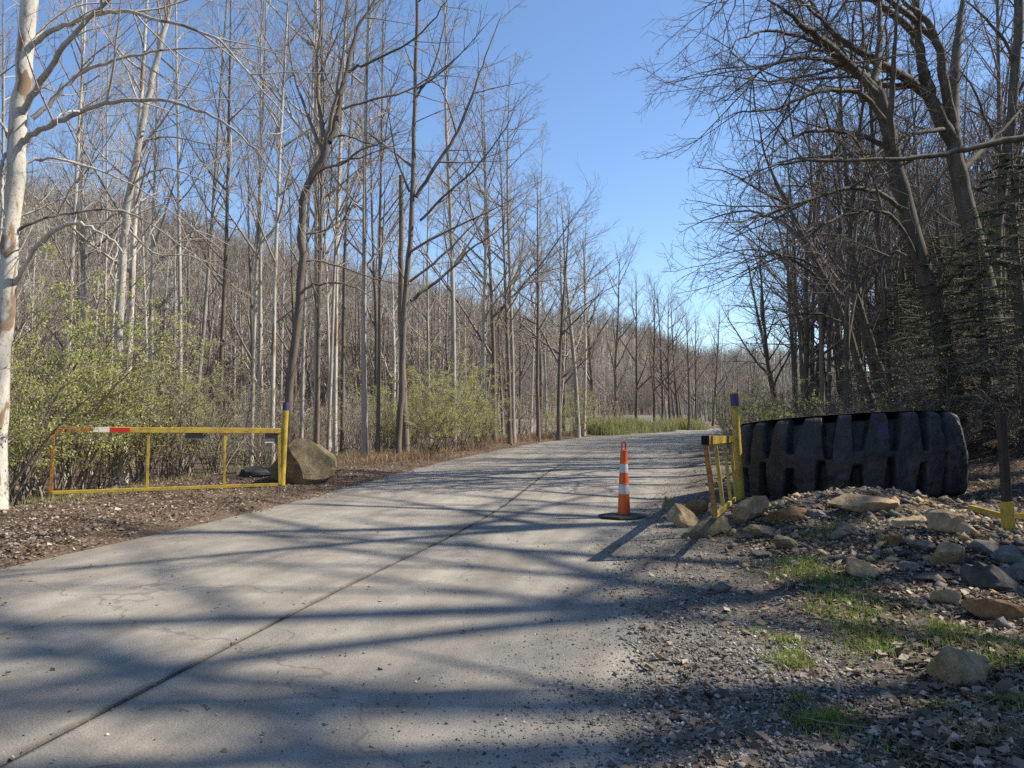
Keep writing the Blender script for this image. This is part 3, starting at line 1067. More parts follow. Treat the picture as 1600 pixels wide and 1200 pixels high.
# ------------------------------------------------------------------ tree prototypes
protos = {}
for i in range(4):
    protos['pale', i] = proto_tree('slender_tree', 21 + i, 0.12, SLENDER, 100 + i, 'bark_pale', 'twig_pale', 0.009 + 0.002 * i)
for i in range(2):
    protos['white', i] = proto_tree('white_tree', 22, 0.13, SLENDER, 120 + i, 'bark_white', 'twig_pale', 0.009)
for i in range(4):
    protos['brown', i] = proto_tree('bare_tree', 20, 0.12, VASE if i % 2 else SLENDER, 140 + i, 'bark_brown', 'twig_brown', 0.012)
for i in range(3):
    protos['vase', i] = proto_tree('bare_tree', 17, 0.16, VASE, 160 + i, 'bark_brown', 'twig_brown', 0.02, 0.0)
for i in range(2):
    protos['arch', i] = proto_tree('arching_tree', 17, 0.13, ARCH, 170 + i, 'bark_pale', 'twig_pale', 0.025, 0.05)
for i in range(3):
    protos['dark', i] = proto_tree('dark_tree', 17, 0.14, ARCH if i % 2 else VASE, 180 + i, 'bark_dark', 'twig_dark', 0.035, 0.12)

for i in range(3):
    protos['limby', i] = proto_tree('limby_tree', 17, 0.26, LIMBY, 190 + i, 'bark_dark', 'twig_dark', 0.03, 0.06)

# trunks one can pick out on the left: foot x, top x at y=100, depth, trunk px width, kind, label
PICK = [
    (100, 118, 21, 9, 'white', 'thin white trunked tree just right of the thick white sycamore'),
    (194, 205, 20, 13, 'white', 'straight white trunked tree that the leaning pale tree crosses'),
    (233, 236, 24, 8, 'pale', 'slim grey trunked tree right of the crossing pair'),
    (300, 268, 26, 8, 'pale', 'pale tree leaning left above the middle of the yellow gate'),
    (342, 330, 25, 9, 'brown', 'brown trunked tree behind the right half of the yellow gate'),
    (393, 408, 24, 7, 'pale', 'thin pale tree near the right end of the yellow gate'),
    (404, 415, 27, 6, 'pale', 'slim pale tree almost touching the thin one by the gate end'),
    (426, 424, 20, 7, 'white', 'very straight thin white tree just left of the blue topped gate post'),
    (470, 486, 24, 7, 'pale', 'thin pale tree behind the forked tree'),
    (495, 495, 23, 9, 'brown', 'rough brown trunked tree right of the forked tree'),
    (513, 526, 26, 6, 'pale', 'slim pale tree rising behind the boulder'),
    (524, 545, 27, 7, 'white', 'thin white tree leaning right behind the boulder'),
    (535, 538, 29, 8, 'brown', 'dull brown tree in the clump beyond the boulder'),
    (570, 574, 24, 11, 'pale', 'stout grey trunked tree midway between boulder and bushes'),
    (590, 590, 25, 8, 'brown', 'straight brown barked tree left of the snapped trunk'),
    (710, 722, 30, 10, 'pale', 'grey trunked tree rising out of the pale green bushes'),
    (756, 760, 34, 10, 'pale', 'pale grey tree at the right edge of the green bushes'),
    (772, 778, 36, 9, 'brown', 'brown tree by the right edge of the green bushes'),
    (797, 822, 34, 8, 'brown', 'slanting brown tree beside the dry grass bank'),
    (803, 815, 35, 8, 'pale', 'grey tree twinned with the slanting one by the dry grass'),
    (841, 846, 38, 8, 'brown', 'dark thin tree above the dry leafy bank'),
    (873, 880, 40, 8, 'brown', 'dark thin tree right of the dry leafy bank'),
    (903, 908, 44, 9, 'pale', 'grey branchy tree left of the roadside brush'),
    (912, 918, 46, 6, 'white', 'thin whitish tree in front of the roadside brush'),
]
def top_limit(px):
    return np.interp(px, [560, 650, 720, 800, 850, 900, 950, 1000, 1060, 1090, 1110, 1186], [-260, -120, -30, 110, 215, 300, 345, 395, 440, 470, 400, 330])


def fit_height(px, d, p):
    return W(px, float(top_limit(px)), d).z - gz1(p.x, p.y)


def shades_road(x, y, h):
    L = h / math.tan(SUN_EL)
    for k in range(1, 13):
        q = (x - math.sin(SUN_AZ) * L * k / 12, y - math.cos(SUN_AZ) * L * k / 12)
        o_ = road_coords(q[0], q[1])[0][0]
        if 2.5 < q[1] < 28 and -4 < o_ < 6:
            return True
    return False


kk = 0
for fx_, tx_, d, wpx, kind, label in PICK:
    keys = [k for k in protos if k[0] == kind]
    pr = protos[keys[kk % len(keys)]]
    kk += 1
    a = W(fx_, 660, d)
    b = W(tx_, 100, d)
    lean = math.atan2(b.x - a.x, b.z - a.z)
    rxy = wpx / 2 * d / F / 0.125
    rxy = max(0.5, min(1.5, rxy * 0.85))
    hs = min(R.uniform(0.95, 1.2), 0.9 * fit_height(fx_, d, a) / 21)
    place(pr, (a.x, d, gz1(a.x, d)), R.random() * 6.28, (rxy, rxy, hs), label, 'tree', None, (0, lean))

# tree line at the far bend: foot x, depth, height, label
FARLINE = [
    (845, 60, 15, 'bare tree standing alone at the left of the far bend'), (882, 66, 17, 'tall bare tree of the far bend, left of the rounded crowns'),
    (930, 62, 19, 'tall pale bare tree above the green roadside brush'), (962, 58, 17, 'thick trunked bare tree above the green roadside brush'),
    (994, 64, 15, 'narrow bare tree between the thick one and the round crowns'), (1022, 60, 17, 'first of the round crowned trees at the far bend'),
    (1035, 62, 16, 'multi stemmed round crowned tree at the far bend'), (1047, 61, 16, 'round crowned tree in the middle of the far clump'),
    (1060, 66, 14, 'slim tree on the right flank of the round crowned clump'), (1076, 60, 14, 'dark slim tree right of the round crowned clump'),
    (1088, 62, 13, 'last dark tree of the far bend before the shaded hillside'), (1114, 70, 11, 'small far tree left of the blue topped right post'),
]
for i, (px, d, H, label) in enumerate(FARLINE):
    a = W(px, 660, d)
    s = min(H, 0.88 * fit_height(px, d, a)) / 17
    place(protos['vase', i % 3], (a.x, d, gz1(a.x, d)), R.random() * 6.28, (s * 1.1, s * 1.1, s), label, 'tree', None, (0, R.uniform(-0.02, 0.02)))

def zone(px, d):
    far = 'far ' if d > 48 else ''
    if px < 250:
        return far + 'behind the left half of the open gate'
    if px < 440:
        return far + 'behind the right half of the open gate'
    if px < 600:
        return far + 'beyond the boulder'
    if px < 770:
        return far + 'behind the green thicket'
    return far + 'beyond the dry bank by the bend'


def rzone(px, d):
    far = 'far ' if d > 45 else ''
    if px < 1180:
        return far + 'up the bank behind the right gate post'
    if px < 1340:
        return far + 'up the bank behind the left half of the tyre'
    if px < 1500:
        return far + 'up the bank behind the right half of the tyre'
    return far + 'up the bank right of the tyre'


# other trees of the left woods
n = 0
tries = 0
spots = []
while n < 34 and tries < 6000:
    tries += 1
    d = 24 + 50 * R.random() ** 1.2
    px = R.uniform(-60, 880)
    p = W(px, 660, d)
    o, _ = road_coords(p.x, p.y)
    if o[0] > -(HALF + 2.6):
        continue
    if any((p.x - q[0]) ** 2 + (p.y - q[1]) ** 2 < 1.2 for q in spots):
        continue
    spots.append((p.x, p.y))
    r_ = R.random()
    kind = 'pale' if r_ < 0.58 else 'brown' if r_ < 0.74 else 'white' if r_ < 0.82 else 'arch' if r_ < 0.9 else 'vase'
    keys = [k for k in protos if k[0] == kind]
    s = min(R.uniform(0.75, 1.12), fit_height(px, d, p) / 21 * R.uniform(0.8, 1.0))
    if s < 0.4:
        continue
    t = R.uniform(0.5, 0.9)
    zn = zone(px, d)
    lab = {'pale': 'slender grey barked bare tree ', 'brown': 'slender brown barked bare tree ', 'white': 'slender white barked bare tree ',
           'arch': 'bare tree with drooping arched branches ', 'vase': 'wide crowned bare tree '}[kind] + zn
    place(protos[R.choice(keys)], (p.x, p.y, gz1(p.x, p.y)), R.random() * 6.28, (t, t, s), lab, 'tree', kind + ' bare trees ' + zn, (R.gauss(0, 0.015), R.gauss(0, 0.018)))
    n += 1

# trees on the shaded right bank
n = tries = 0
while n < 105 and tries < 9000:
    tries += 1
    d = 23 + 52 * R.random() ** 1.2
    px = R.uniform(1150, 1600)
    p = W(px, 640, d)
    o, _ = road_coords(p.x, p.y)
    if o[0] < HALF + 3.2:
        continue
    if any((p.x - q[0]) ** 2 + (p.y - q[1]) ** 2 < 2.2 for q in spots):
        continue
    spots.append((p.x, p.y))
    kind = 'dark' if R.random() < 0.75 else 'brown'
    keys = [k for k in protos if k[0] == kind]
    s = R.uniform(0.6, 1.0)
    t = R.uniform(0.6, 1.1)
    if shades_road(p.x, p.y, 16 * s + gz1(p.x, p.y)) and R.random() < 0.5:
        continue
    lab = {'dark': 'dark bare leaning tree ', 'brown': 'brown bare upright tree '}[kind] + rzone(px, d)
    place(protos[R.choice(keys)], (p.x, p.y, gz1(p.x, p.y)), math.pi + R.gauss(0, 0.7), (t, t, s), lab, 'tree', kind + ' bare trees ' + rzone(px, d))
    n += 1


# trees of the bank beside the camera, beyond the right picture edge; their limbs reach over the road
for x, y, rz, s in [(17.0, 4.2, 3.0, 1.25), (23.5, 9.5, 3.1, 1.45), (26.0, 3.0, 3.1, 1.5), (18.0, 0.6, 3.2, 1.2), (16.5, 13.0, 3.2, 1.2), (28.0, 13.0, 3.1, 1.4), (21.0, 6.2, 3.0, 1.3), (15.5, 2.4, 3.2, 1.0), (23.0, 4.4, 3.1, 1.35), (20.0, 3.5, 3.1, 1.25)]:
    place(protos['limby', len(spots) % 3], (x, y, gz1(x, y)), rz, (s * 1.1, s * 1.1, s), 'dark bare tree leaning over the road from the near right bank', 'tree', 'bare trees of the near right bank', (0, 0))
    spots.append((x, y))

# ------------------------------------------------------------------ hillside woods beyond: instanced, nobody could count them
def forest_stuff(name, P, protos_lo):
    me = bpy.data.meshes.new(name)
    me.vertices.add(len(P))
    me.vertices.foreach_set('co', np.asarray(P, np.float32).ravel())
    me.update()
    o = link(bpy.data.objects.new(name, me), None, kind='stuff')
    lib = bpy.data.collections.new(name + '_kinds')
    for q in protos_lo:
        lib.objects.link(q)
    ng = bpy.data.node_groups.new(name, 'GeometryNodeTree')
    ng.interface.new_socket('Geometry', in_out='INPUT', socket_type='NodeSocketGeometry')
    ng.interface.new_socket('Geometry', in_out='OUTPUT', socket_type='NodeSocketGeometry')
    N, Lk = ng.nodes, ng.links
    gi, go = N.new('NodeGroupInput'), N.new('NodeGroupOutput')
    ci = N.new('GeometryNodeCollectionInfo')
    ci.inputs['Collection'].default_value = lib
    ci.inputs['Separate Children'].default_value = True
    ci.inputs['Reset Children'].default_value = True
    ip = N.new('GeometryNodeInstanceOnPoints')
    ip.inputs['Pick Instance'].default_value = True
    rv = N.new('FunctionNodeRandomValue'); rv.data_type = 'FLOAT_VECTOR'
    rv.inputs[0].default_value = (-0.04, -0.04, 0); rv.inputs[1].default_value = (0.04, 0.04, 6.28)
    rs = N.new('FunctionNodeRandomValue'); rs.data_type = 'FLOAT'
    rs.inputs[2].default_value = 0.65; rs.inputs[3].default_value = 1.15
    rs.inputs['Seed'].default_value = 5
    Lk.new(gi.outputs[0], ip.inputs['Points'])
    Lk.new(ci.outputs[0], ip.inputs['Instance'])
    Lk.new(rv.outputs[0], ip.inputs['Rotation'])
    Lk.new(rs.outputs[1], ip.inputs['Scale'])
    Lk.new(ip.outputs[0], go.inputs[0])
    md = o.modifiers.new('trees', 'NODES')
    md.node_group = ng
    return o


def lo_tree(seed, H, r0, mat):
    rng = random.Random(seed)
    pts = path(rng, (0, 0, -0.4), (0, 0, 1), H + 0.4, 7, 0.03, 0.02)
    rad = [r0 * (1 - i / 7) ** 0.8 + 0.03 for i in range(8)]
    T = Tubes()
    T.add(pts, rad, 5)
    sprout(T, rng, pts, rad, H, 0, FAR)
    return bpy.data.objects.new('far_tree', T.mesh('far_tree', mat))


lo = [lo_tree(300 + i, 14 + (i % 3) * 1.5, 0.16, 'twig_hill' if i != 2 else 'bark_pale') for i in range(5)]
cand = []
rs_ = np.random.RandomState(5)
az = rs_.uniform(-1.25, 0.42, 60000)
dd_ = 62 * np.exp(rs_.uniform(0, 1, 60000) ** 0.75 * math.log(1000 / 62))
X, Y = np.sin(az) * dd_, np.cos(az) * dd_
o, _ = road_coords(X, Y)
sr = (X - RA[0]) * RN[0] + (Y - RA[1]) * RN[1]
keep = (o < -(HALF + 5)) & (sr > -22) & (Y > 20) & (np.hypot(X, Y) > 70)
keep &= (az < 0.0) | (sr < 85) | (dd_ > 300) | ((az > 0.19) & (dd_ > 150))
keep &= rs_.rand(len(X)) < np.where((sr < 85) | (dd_ > 300), 0.8, np.where(az > 0.19, 0.12, 0.22))
X, Y = X[keep][:15000], Y[keep][:15000]
a2_, d2_ = rs_.uniform(-1.3, -0.68, 150), rs_.uniform(20, 72, 150)
X, Y = np.concatenate([X, np.sin(a2_) * d2_]), np.concatenate([Y, np.cos(a2_) * d2_])
k2_ = road_coords(X, Y)[0] < -(HALF + 4)
X, Y = X[k2_], Y[k2_]
forest_stuff('hillside_forest', np.stack([X, Y, gz(X, Y) - 0.2], 1), lo)
lo2 = [lo_tree(320 + i, 12 + i, 0.15, 'twig_dark') for i in range(3)]
az = rs_.uniform(0.285, 0.62, 5000)
dd_ = rs_.uniform(52, 260, 5000)
X, Y = np.sin(az) * dd_, np.cos(az) * dd_
o, _ = road_coords(X, Y)
keep = (o > HALF + 8)
X, Y = X[keep][:1500], Y[keep][:1500]
a2_, d2_ = rs_.uniform(0.66, 1.45, 260), rs_.uniform(44, 130, 260)
X, Y = np.concatenate([X, np.sin(a2_) * d2_]), np.concatenate([Y, np.cos(a2_) * d2_])
forest_stuff('bank_forest', np.stack([X, Y, gz(X, Y) - 0.2], 1), lo2)


# ------------------------------------------------------------------ shrubs, brush, hemlocks
def leaf_quads(P, size, rs, up=0.3, lens=1.6):
    """little pointed leaves: 2 triangles each sharing a rib"""
    n = len(P)
    a = rs.normal(size=(n, 3)); a /= np.linalg.norm(a, axis=1)[:, None]
    b = rs.normal(size=(n, 3)); b[:, 2] += up
    c = np.cross(a, b); c /= np.linalg.norm(c, axis=1)[:, None] + 1e-9
    s = size * rs.uniform(0.6, 1.3, n)[:, None]
    V = np.stack([P - a * s * lens / 2, P + c * s * 0.42, P + a * s * lens / 2, P - c * s * 0.42], 1).reshape(-1, 3)
    F_ = np.arange(n * 4).reshape(n, 4)
    return V, F_


def make_shrub(name, seed, H, spread, stems, leaves, leaf_size, stem_mat, leaf_mat, arch=-0.03):
    rng = random.Random(seed)
    rs = np.random.RandomState(seed)
    T = Tubes()
    tips = []
    for k in range(stems):
        an = rng.random() * 6.28
        d = Vector((math.cos(an) * spread * rng.uniform(0.2, 1), math.sin(an) * spread * rng.uniform(0.2, 1), 1)).normalized()
        L = H * rng.uniform(0.55, 1.1)
        q = path(rng, (rng.gauss(0, 0.12), rng.gauss(0, 0.12), -0.1), d, L, 7, 0.1, arch)
        rr = [0.012 * (1 - i / 7) + 0.003 for i in range(8)]
        T.add(q, rr, 4)
        tips.append(q)
        for j in range(7):
            p, dd, r = interp(q, rr, rng.uniform(0.2, 0.98))
            q2 = path(rng, p, vrot(dd, rng.uniform(0.4, 0.9), rng.random() * 6.28), L * rng.uniform(0.15, 0.4), 4, 0.13, arch * 0.5)
            T.add(q2, [0.006, 0.005, 0.004, 0.003, 0.002], 3)
            tips.append(q2)
            for m in range(3):
                p3, d3, _ = interp(q2, [0] * 5, rng.uniform(0.2, 0.98))
                q3 = path(rng, p3, vrot(d3, rng.uniform(0.4, 0.9), rng.random() * 6.28), L * rng.uniform(0.06, 0.16), 3, 0.13, 0)
                T.add(q3, [0.004, 0.003, 0.0025, 0.002], 3)
                tips.append(q3)
    root = bpy.data.objects.new(name, None)
    st = bpy.data.objects.new('stem', T.mesh('stem', stem_mat))
    st.parent = root
    if leaves:
        P = np.empty((leaves, 3))
        for i in range(leaves):
            if i % 6 == 0:
                q = tips[rng.randrange(len(tips))]
                p, _, _ = interp(q, [0] * len(q), rng.uniform(0.3, 1) ** 0.7)
            P[i] = p
        P += rs.normal(size=P.shape) * 0.03
        V, F_ = leaf_quads(P, leaf_size, rs)
        lf = bpy.data.objects.new('foliage', np_mesh('foliage', V, F_, leaf_mat))
        lf.parent = root
    return root


shr = [make_shrub('leafing_shrub', 400 + i, 2.6, 0.55, 18, 8000, 0.022, 'twig_brown', 'leaf_green') for i in range(3)]
brush = [make_shrub('bare_shrub', 420 + i, 2.2, 0.5, 16, 400, 0.022, 'twig_pale' if i % 2 else 'twig_brown', 'leaf_green') for i in range(4)]
dbrush = [make_shrub('bare_shrub', 440 + i, 2.0, 0.6, 18, 260, 0.024, 'twig_dark', 'leaf_green', -0.06) for i in range(3)]

GS = [  # px, depth, scale, label
    (15, 13.5, 1.15, 'pale green leafing shrub at the foot of the thick white sycamore'),
    (60, 16, 1.4, 'tall pale green shrub behind the rusty left end of the gate'),
    (110, 17, 1.3, 'rounded pale green shrub right of the white sycamore'),
    (165, 18.5, 1.25, 'pale green shrub behind the left half of the yellow gate'),
    (225, 19.5, 1.05, 'low pale green shrub behind the middle of the yellow gate'),
    (285, 21, 0.9, 'small pale green shrub behind the hanging grey gate plate'),
    (-40, 15, 1.5, 'tall leafing shrub cut by the left picture edge'),
    (340, 24, 0.85, 'thin leafing shrub behind the right half of the gate'),
    (650, 26, 0.85, 'leafing roadside shrub left in the green thicket'),
    (690, 27, 1.1, 'tallest leafing shrub of the roadside thicket'),
    (722, 29, 1.0, 'bright leafing shrub in the middle of the roadside thicket'),
    (752, 31, 0.8, 'low yellowish shrub at the right end of the thicket'),
    (610, 27, 0.9, 'small leafing shrub by the snapped brown trunk'),
    (868, 42, 0.75, 'dark green shrub at the end of the dry bank'),
    (905, 46, 0.9, 'green shrub left of the roadside brush'),
    (1195, 24, 0.7, 'low green shrub just left of the huge tyre'),
    (1225, 26, 0.8, 'mossy green shrub behind the left end of the huge tyre'),
    (1145, 30, 0.7, 'small green shrub behind the right gate post'),
]
for i, (px, d, s, label) in enumerate(GS):
    p = W(px, 660, d)
    place(shr[i % 3], (p.x, p.y, gz1(p.x, p.y)), R.random() * 6.28, (s * 1.3, s * 1.3, s * 1.25), label, 'shrub', None)

n = 0
for _ in range(3000):
    if n >= 95:
        break
    d = R.uniform(18, 62)
    px = R.uniform(-40, 1120)
    p = W(px, 660, d)
    o, _ = road_coords(p.x, p.y)
    if o[0] > -(HALF + (2.2 if d < 30 else 1.6)):
        continue
    s = R.uniform(0.6, 1.35)
    place(R.choice(brush), (p.x, p.y, gz1(p.x, p.y)), R.random() * 6.28, (s * 1.2, s * 1.2, s * 1.1), 'tangled bare brush between the trunks ' + zone(px, d), 'shrub', 'bare brush ' + zone(px, d))
    n += 1
n = 0
for _ in range(3000):
    if n >= 60:
        break
    d = R.uniform(15, 52)
    px = R.uniform(1095, 1680)
    p = W(px, 640, d)
    o, _ = road_coords(p.x, p.y)
    if o[0] < HALF + (3.6 if d < 24 else 1.2) or (p.x - 5.7) ** 2 + (p.y - 13.2) ** 2 < 9:
        continue
    s = R.uniform(0.7, 1.5)
    place(R.choice(dbrush), (p.x, p.y, gz1(p.x, p.y)), R.random() * 6.28, (s * 1.2, s * 1.2, s), 'shaded tangle of bare brush ' + rzone(px, d), 'shrub', 'bare brush ' + rzone(px, d))
    n += 1


def make_hemlock(seed, H):
    rng = random.Random(seed)
    rs = np.random.RandomState(seed)
    T, B = Tubes(), Tubes()
    pts = path(rng, (0, 0, -0.2), (0, 0, 1), H, 10, 0.02, 0.02)
    rad = [0.16 * (1 - i / 10) + 0.015 for i in range(11)]
    T.add(pts, rad, 8)
    P, D = [], []
    for k in range(95):
        t = 0.06 + 0.92 * k / 95
        p, d, r = interp(pts, rad, t)
        an = k * 2.4 + rng.gauss(0, 0.3)
        L = (1.08 - t) * H * 0.36 * rng.uniform(0.6, 1.15) + 0.25
        q = path(rng, p, Vector((math.cos(an), math.sin(an), 0.12)).normalized(), L, 6, 0.05, -0.05)
        B.add(q, [0.022 * (1 - i / 6) + 0.004 for i in range(7)], 3)
        for j in range(int(9 + 9 * L)):
            tt = rng.uniform(0.12, 1)
            p2, d2, _ = interp(q, [0] * 7, tt)
            side = Vector((-d2.y, d2.x, 0)) * rng.choice((-1, 1))
            q2 = path(rng, p2, (d2 * 0.7 + side * rng.uniform(0.4, 1.1) + Vector((0, 0, -0.12))).normalized(), L * rng.uniform(0.12, 0.32), 3, 0.06, -0.05)
            B.add(q2, [0.005, 0.004, 0.003, 0.002], 3)
            a = np.array(q2)
            for m in range(12):
                f = (m + rng.random()) / 12 * 2.99
                i = int(f)
                c = a[i] + (a[i + 1] - a[i]) * (f - i)
                t_ = a[i + 1] - a[i]
                t_ = t_ / (np.linalg.norm(t_) + 1e-9)
                sd = np.array([-t_[1], t_[0], 0]) * (1 if m % 2 else -1)
                P.append(c)
                D.append(t_ * 0.75 + sd * rng.uniform(0.5, 1.1))
    P, D = np.array(P), np.array(D)
    n = len(P)
    a = D + rs.normal(size=(n, 3)) * 0.18
    a[:, 2] -= 0.1
    a /= np.linalg.norm(a, axis=1)[:, None]
    up = rs.normal(size=(n, 3)) * 0.3 + np.array([0, 0, 1.])
    c = np.cross(a, up); c /= np.linalg.norm(c, axis=1)[:, None]
    s = rs.uniform(0.045, 0.115, n)[:, None]
    V = np.stack([P, P + c * s * 0.13 + a * s * 0.45, P + a * s * 1.0, P - c * s * 0.13 + a * s * 0.45], 1).reshape(-1, 3)
    root = bpy.data.objects.new('hemlock', None)
    for nm, me in (('trunk', T.mesh('trunk', 'bark_dark')), ('branches', B.mesh('branches', 'twig_dark')), ('foliage', np_mesh('foliage', V, np.arange(n * 4).reshape(n, 4), 'needles'))):
        ob = bpy.data.objects.new('branch' if nm == 'branches' else nm, me)
        ob.parent = root
    return root


hem = [make_hemlock(500, 6.4), make_hemlock(501, 5.8)]
HL = [(1470, 19.0, 0.85, 'dark evergreen hemlock between the two big leaning trunks'),
      (1545, 17.5, 0.9, 'dark evergreen hemlock right above the right end of the tyre'),
      (1610, 16.0, 1.0, 'dark evergreen hemlock cut by the right picture edge'),
      (1400, 23.0, 0.85, 'smaller hemlock left of the leaning giant'),
      (1440, 28.0, 1.0, 'rear hemlock seen left of the big trunks'),
      (1330, 30.0, 0.6, 'short hemlock low among the slanting trees')]
for i, (px, d, s, label) in enumerate(HL):
    p = W(px, 640, d)
    place(hem[i % 2], (p.x, p.y, gz1(p.x, p.y)), R.random() * 6.28, s, label, 'evergreen tree', None)

# ------------------------------------------------------------------ rocks
_ico = None


def ico(sub=3):
    global _ico
    if _ico is None:
        import bmesh
        bm = bmesh.new()
        bmesh.ops.create_icosphere(bm, subdivisions=sub, radius=1)
        bm.verts.ensure_lookup_table()
        _ico = (np.array([v.co[:] for v in bm.verts]), np.array([[v.index for v in f.verts] for f in bm.faces], np.int32))
        bm.free()
    return _ico


def noise3(p, s):
    return vnoise(p[:, 0] * s + 7, p[:, 1] * s + p[:, 2] * s * 0.7) + vnoise(p[:, 2] * s + 31, p[:, 0] * s * 0.6 - p[:, 1] * s) - 1


def rock_mesh(name, size, seed, mat, planes=9, chip=0.06):
    rs = np.random.RandomState(seed)
    U, Fc = ico()
    Nn = rs.normal(size=(planes, 3)); Nn /= np.linalg.norm(Nn, axis=1)[:, None]
    dd = rs.uniform(0.42, 0.95, planes)
    dots = U @ Nn.T
    r = np.where(dots > 0.08, dd[None] / np.maximum(dots, 0.08), 9.0)
    mnr = r.min(1)
    r = mnr - np.log(np.exp(-(np.minimum(r, 2.5) - mnr[:, None]) * 70).sum(1)) / 70
    r = np.minimum(r, 1.25)
    P = U * r[:, None]
    P = P * (1 + chip * noise3(P + seed, 2.6)[:, None] + chip * 0.5 * noise3(P - seed, 6.5)[:, None])
    mn, mx = P.min(0), P.max(0)
    P = (P - (mn + mx) / 2) / (mx - mn) * np.array(size)
    me = np_mesh(name, P, Fc, mat, True)
    me.set_sharp_from_angle(angle=math.radians(24))
    return me


def rock(px, pyb, wpx, hpx, mat, label, seed, deep=0.85, rz=0.0, tilt=0.0, sink=0.2, name='rock', group=None, dz=0.0, planes=9):
    p = ground_at(px, pyb)
    k = p.y / F
    w, h = wpx * k, hpx * k * 1.12
    dep = w * deep
    y = p.y + dep * 0.42
    o = bpy.data.objects.new(name, rock_mesh(name, (w, dep, h), seed, mat, planes))
    x = p.x * y / p.y
    o.location = (x, y, p.z + h * (0.5 - sink) + dz)
    o.rotation_euler = (0, tilt, rz)
    return link(o, None, label=label, category='boulder' if name == 'boulder' else 'rock', group=group)


rock(474, 758, 104, 72, 'boulder', 'large brown boulder beside the blue topped left gate post', 52, 0.9, 0.25, 0.12, 0.1, 'boulder', planes=6)
rock(403, 747, 52, 20, 'rock_dark', 'flat dark slab of stone lying behind the left gate, by the boulder', 4, 0.8, name='rock')
rock(52, 768, 34, 12, 'rock_grey', 'small grey flat stone at the rusty foot of the left gate', 5)
rock(1050, 801, 31, 23, 'rock_olive', 'roundish olive stone at the road side end of the gate rocks', 6)
rock(1088, 806, 44, 26, 'rock_orange', 'brown stone at the back of the gate rocks, touching the gate foot', 7)
rock(1074, 826, 62, 34, 'rock_tan', 'tan block in front of the olive stone by the gate foot', 8, tilt=0.3)
rock(1112, 842, 96, 36, 'rock_olive', 'long slanting olive slab at the front of the gate rocks', 9, 0.45, 0.35, -0.28)
rock(1171, 818, 58, 48, 'rock_tan', 'big rounded tan rock at the foot of the right gate post', 10, 0.9)
rock(1230, 818, 67, 28, 'rock_orange', 'long low orange brown rock right of the rounded tan one', 11, 0.6)
rock(1191, 843, 66, 25, 'rock_tan', 'low tan stone below the rounded rock, half sunk in leaves', 12, 0.6)
rock(1228, 862, 40, 26, 'rock_olive', 'mossy stone at the top of the bright grass strip', 13)
rock(1190, 873, 30, 12, 'rock_grey', 'small pale flat stone lying in the leaves left of the grass strip', 14)
rock(1347, 806, 104, 34, 'rock_tan', 'broad pale tan rock crowning the gravel heap below the tyre', 15, 0.6, 0, 0.0, 0.2)
rock(1396, 858, 25, 26, 'rock_orange', 'small orange cube shaped stone on the gravel heap', 16)
rock(1344, 905, 52, 32, 'rock_tan', 'brown wedge rock at the foot of the gravel heap', 17, tilt=0.2)
rock(1480, 890, 52, 44, 'rock_tan', 'upright tan rock in the middle of the right hand rubble', 18)
rock(1492, 836, 88, 36, 'rock_tan', 'tilted pale slab jutting out from under the right end of the tyre', 19, 0.6, -0.2, 0.3)
rock(1533, 868, 52, 24, 'rock_grey', 'grey stone between the tilted slab and the fence post', 20)
rock(1576, 886, 70, 32, 'rock_grey', 'flat grey brown stone at the foot of the yellow fence post', 21, 0.7)
rock(1552, 928, 84, 46, 'rock_dark', 'large charcoal dark rock below the fence post', 22, 0.8, 0, 0.15)
rock(1566, 978, 105, 42, 'rock_orange', 'long orange brown slab sloping down at the right picture edge', 23, 0.5, -0.3, 0.38)
rock(1480, 948, 42, 28, 'rock_tan', 'rounded tan stone beside the single green sprout', 24)
rock(1420, 896, 42, 18, 'rock_grey', 'low grey stone left of the upright tan rock', 25)
rock(1412, 872, 24, 14, 'rock_dark', 'small dark stone above the low grey one', 26)
rock(1443, 862, 40, 18, 'rock_grey', 'flat grey stone behind the upright tan rock', 27)
rock(1425, 825, 62, 18, 'rock_tan', 'low pale rock half buried at the right of the heap crown', 28, 0.6)
rock(1492, 1080, 92, 66, 'rock_tan', 'crumbly brown rock in the leaves near the bottom right', 29, 0.7, 0, 0.3, 0.2)
rock(1320, 830, 36, 12, 'rock_dark', 'flat dark stone in the gravel under the heap crown', 30)
rock(1275, 812, 36, 16, 'rock_grey', 'small grey stone in front of the left half of the tyre', 31)
rock(1455, 915, 60, 20, 'rock_dark', 'low dark slab in the rubble below the upright tan rock', 32, 0.6)
rock(1595, 915, 50, 36, 'rock_grey', 'grey rock at the right picture edge beside the charcoal one', 33)
rock(1425, 850, 26, 14, 'rock_tan', 'small tan stone right of the orange cube stone', 34)
rock(1375, 845, 20, 12, 'rock_grey', 'pale grey chip left of the orange cube stone', 35)

# loose rubble on the heap, too small to pick apart
U0, F0 = ico()


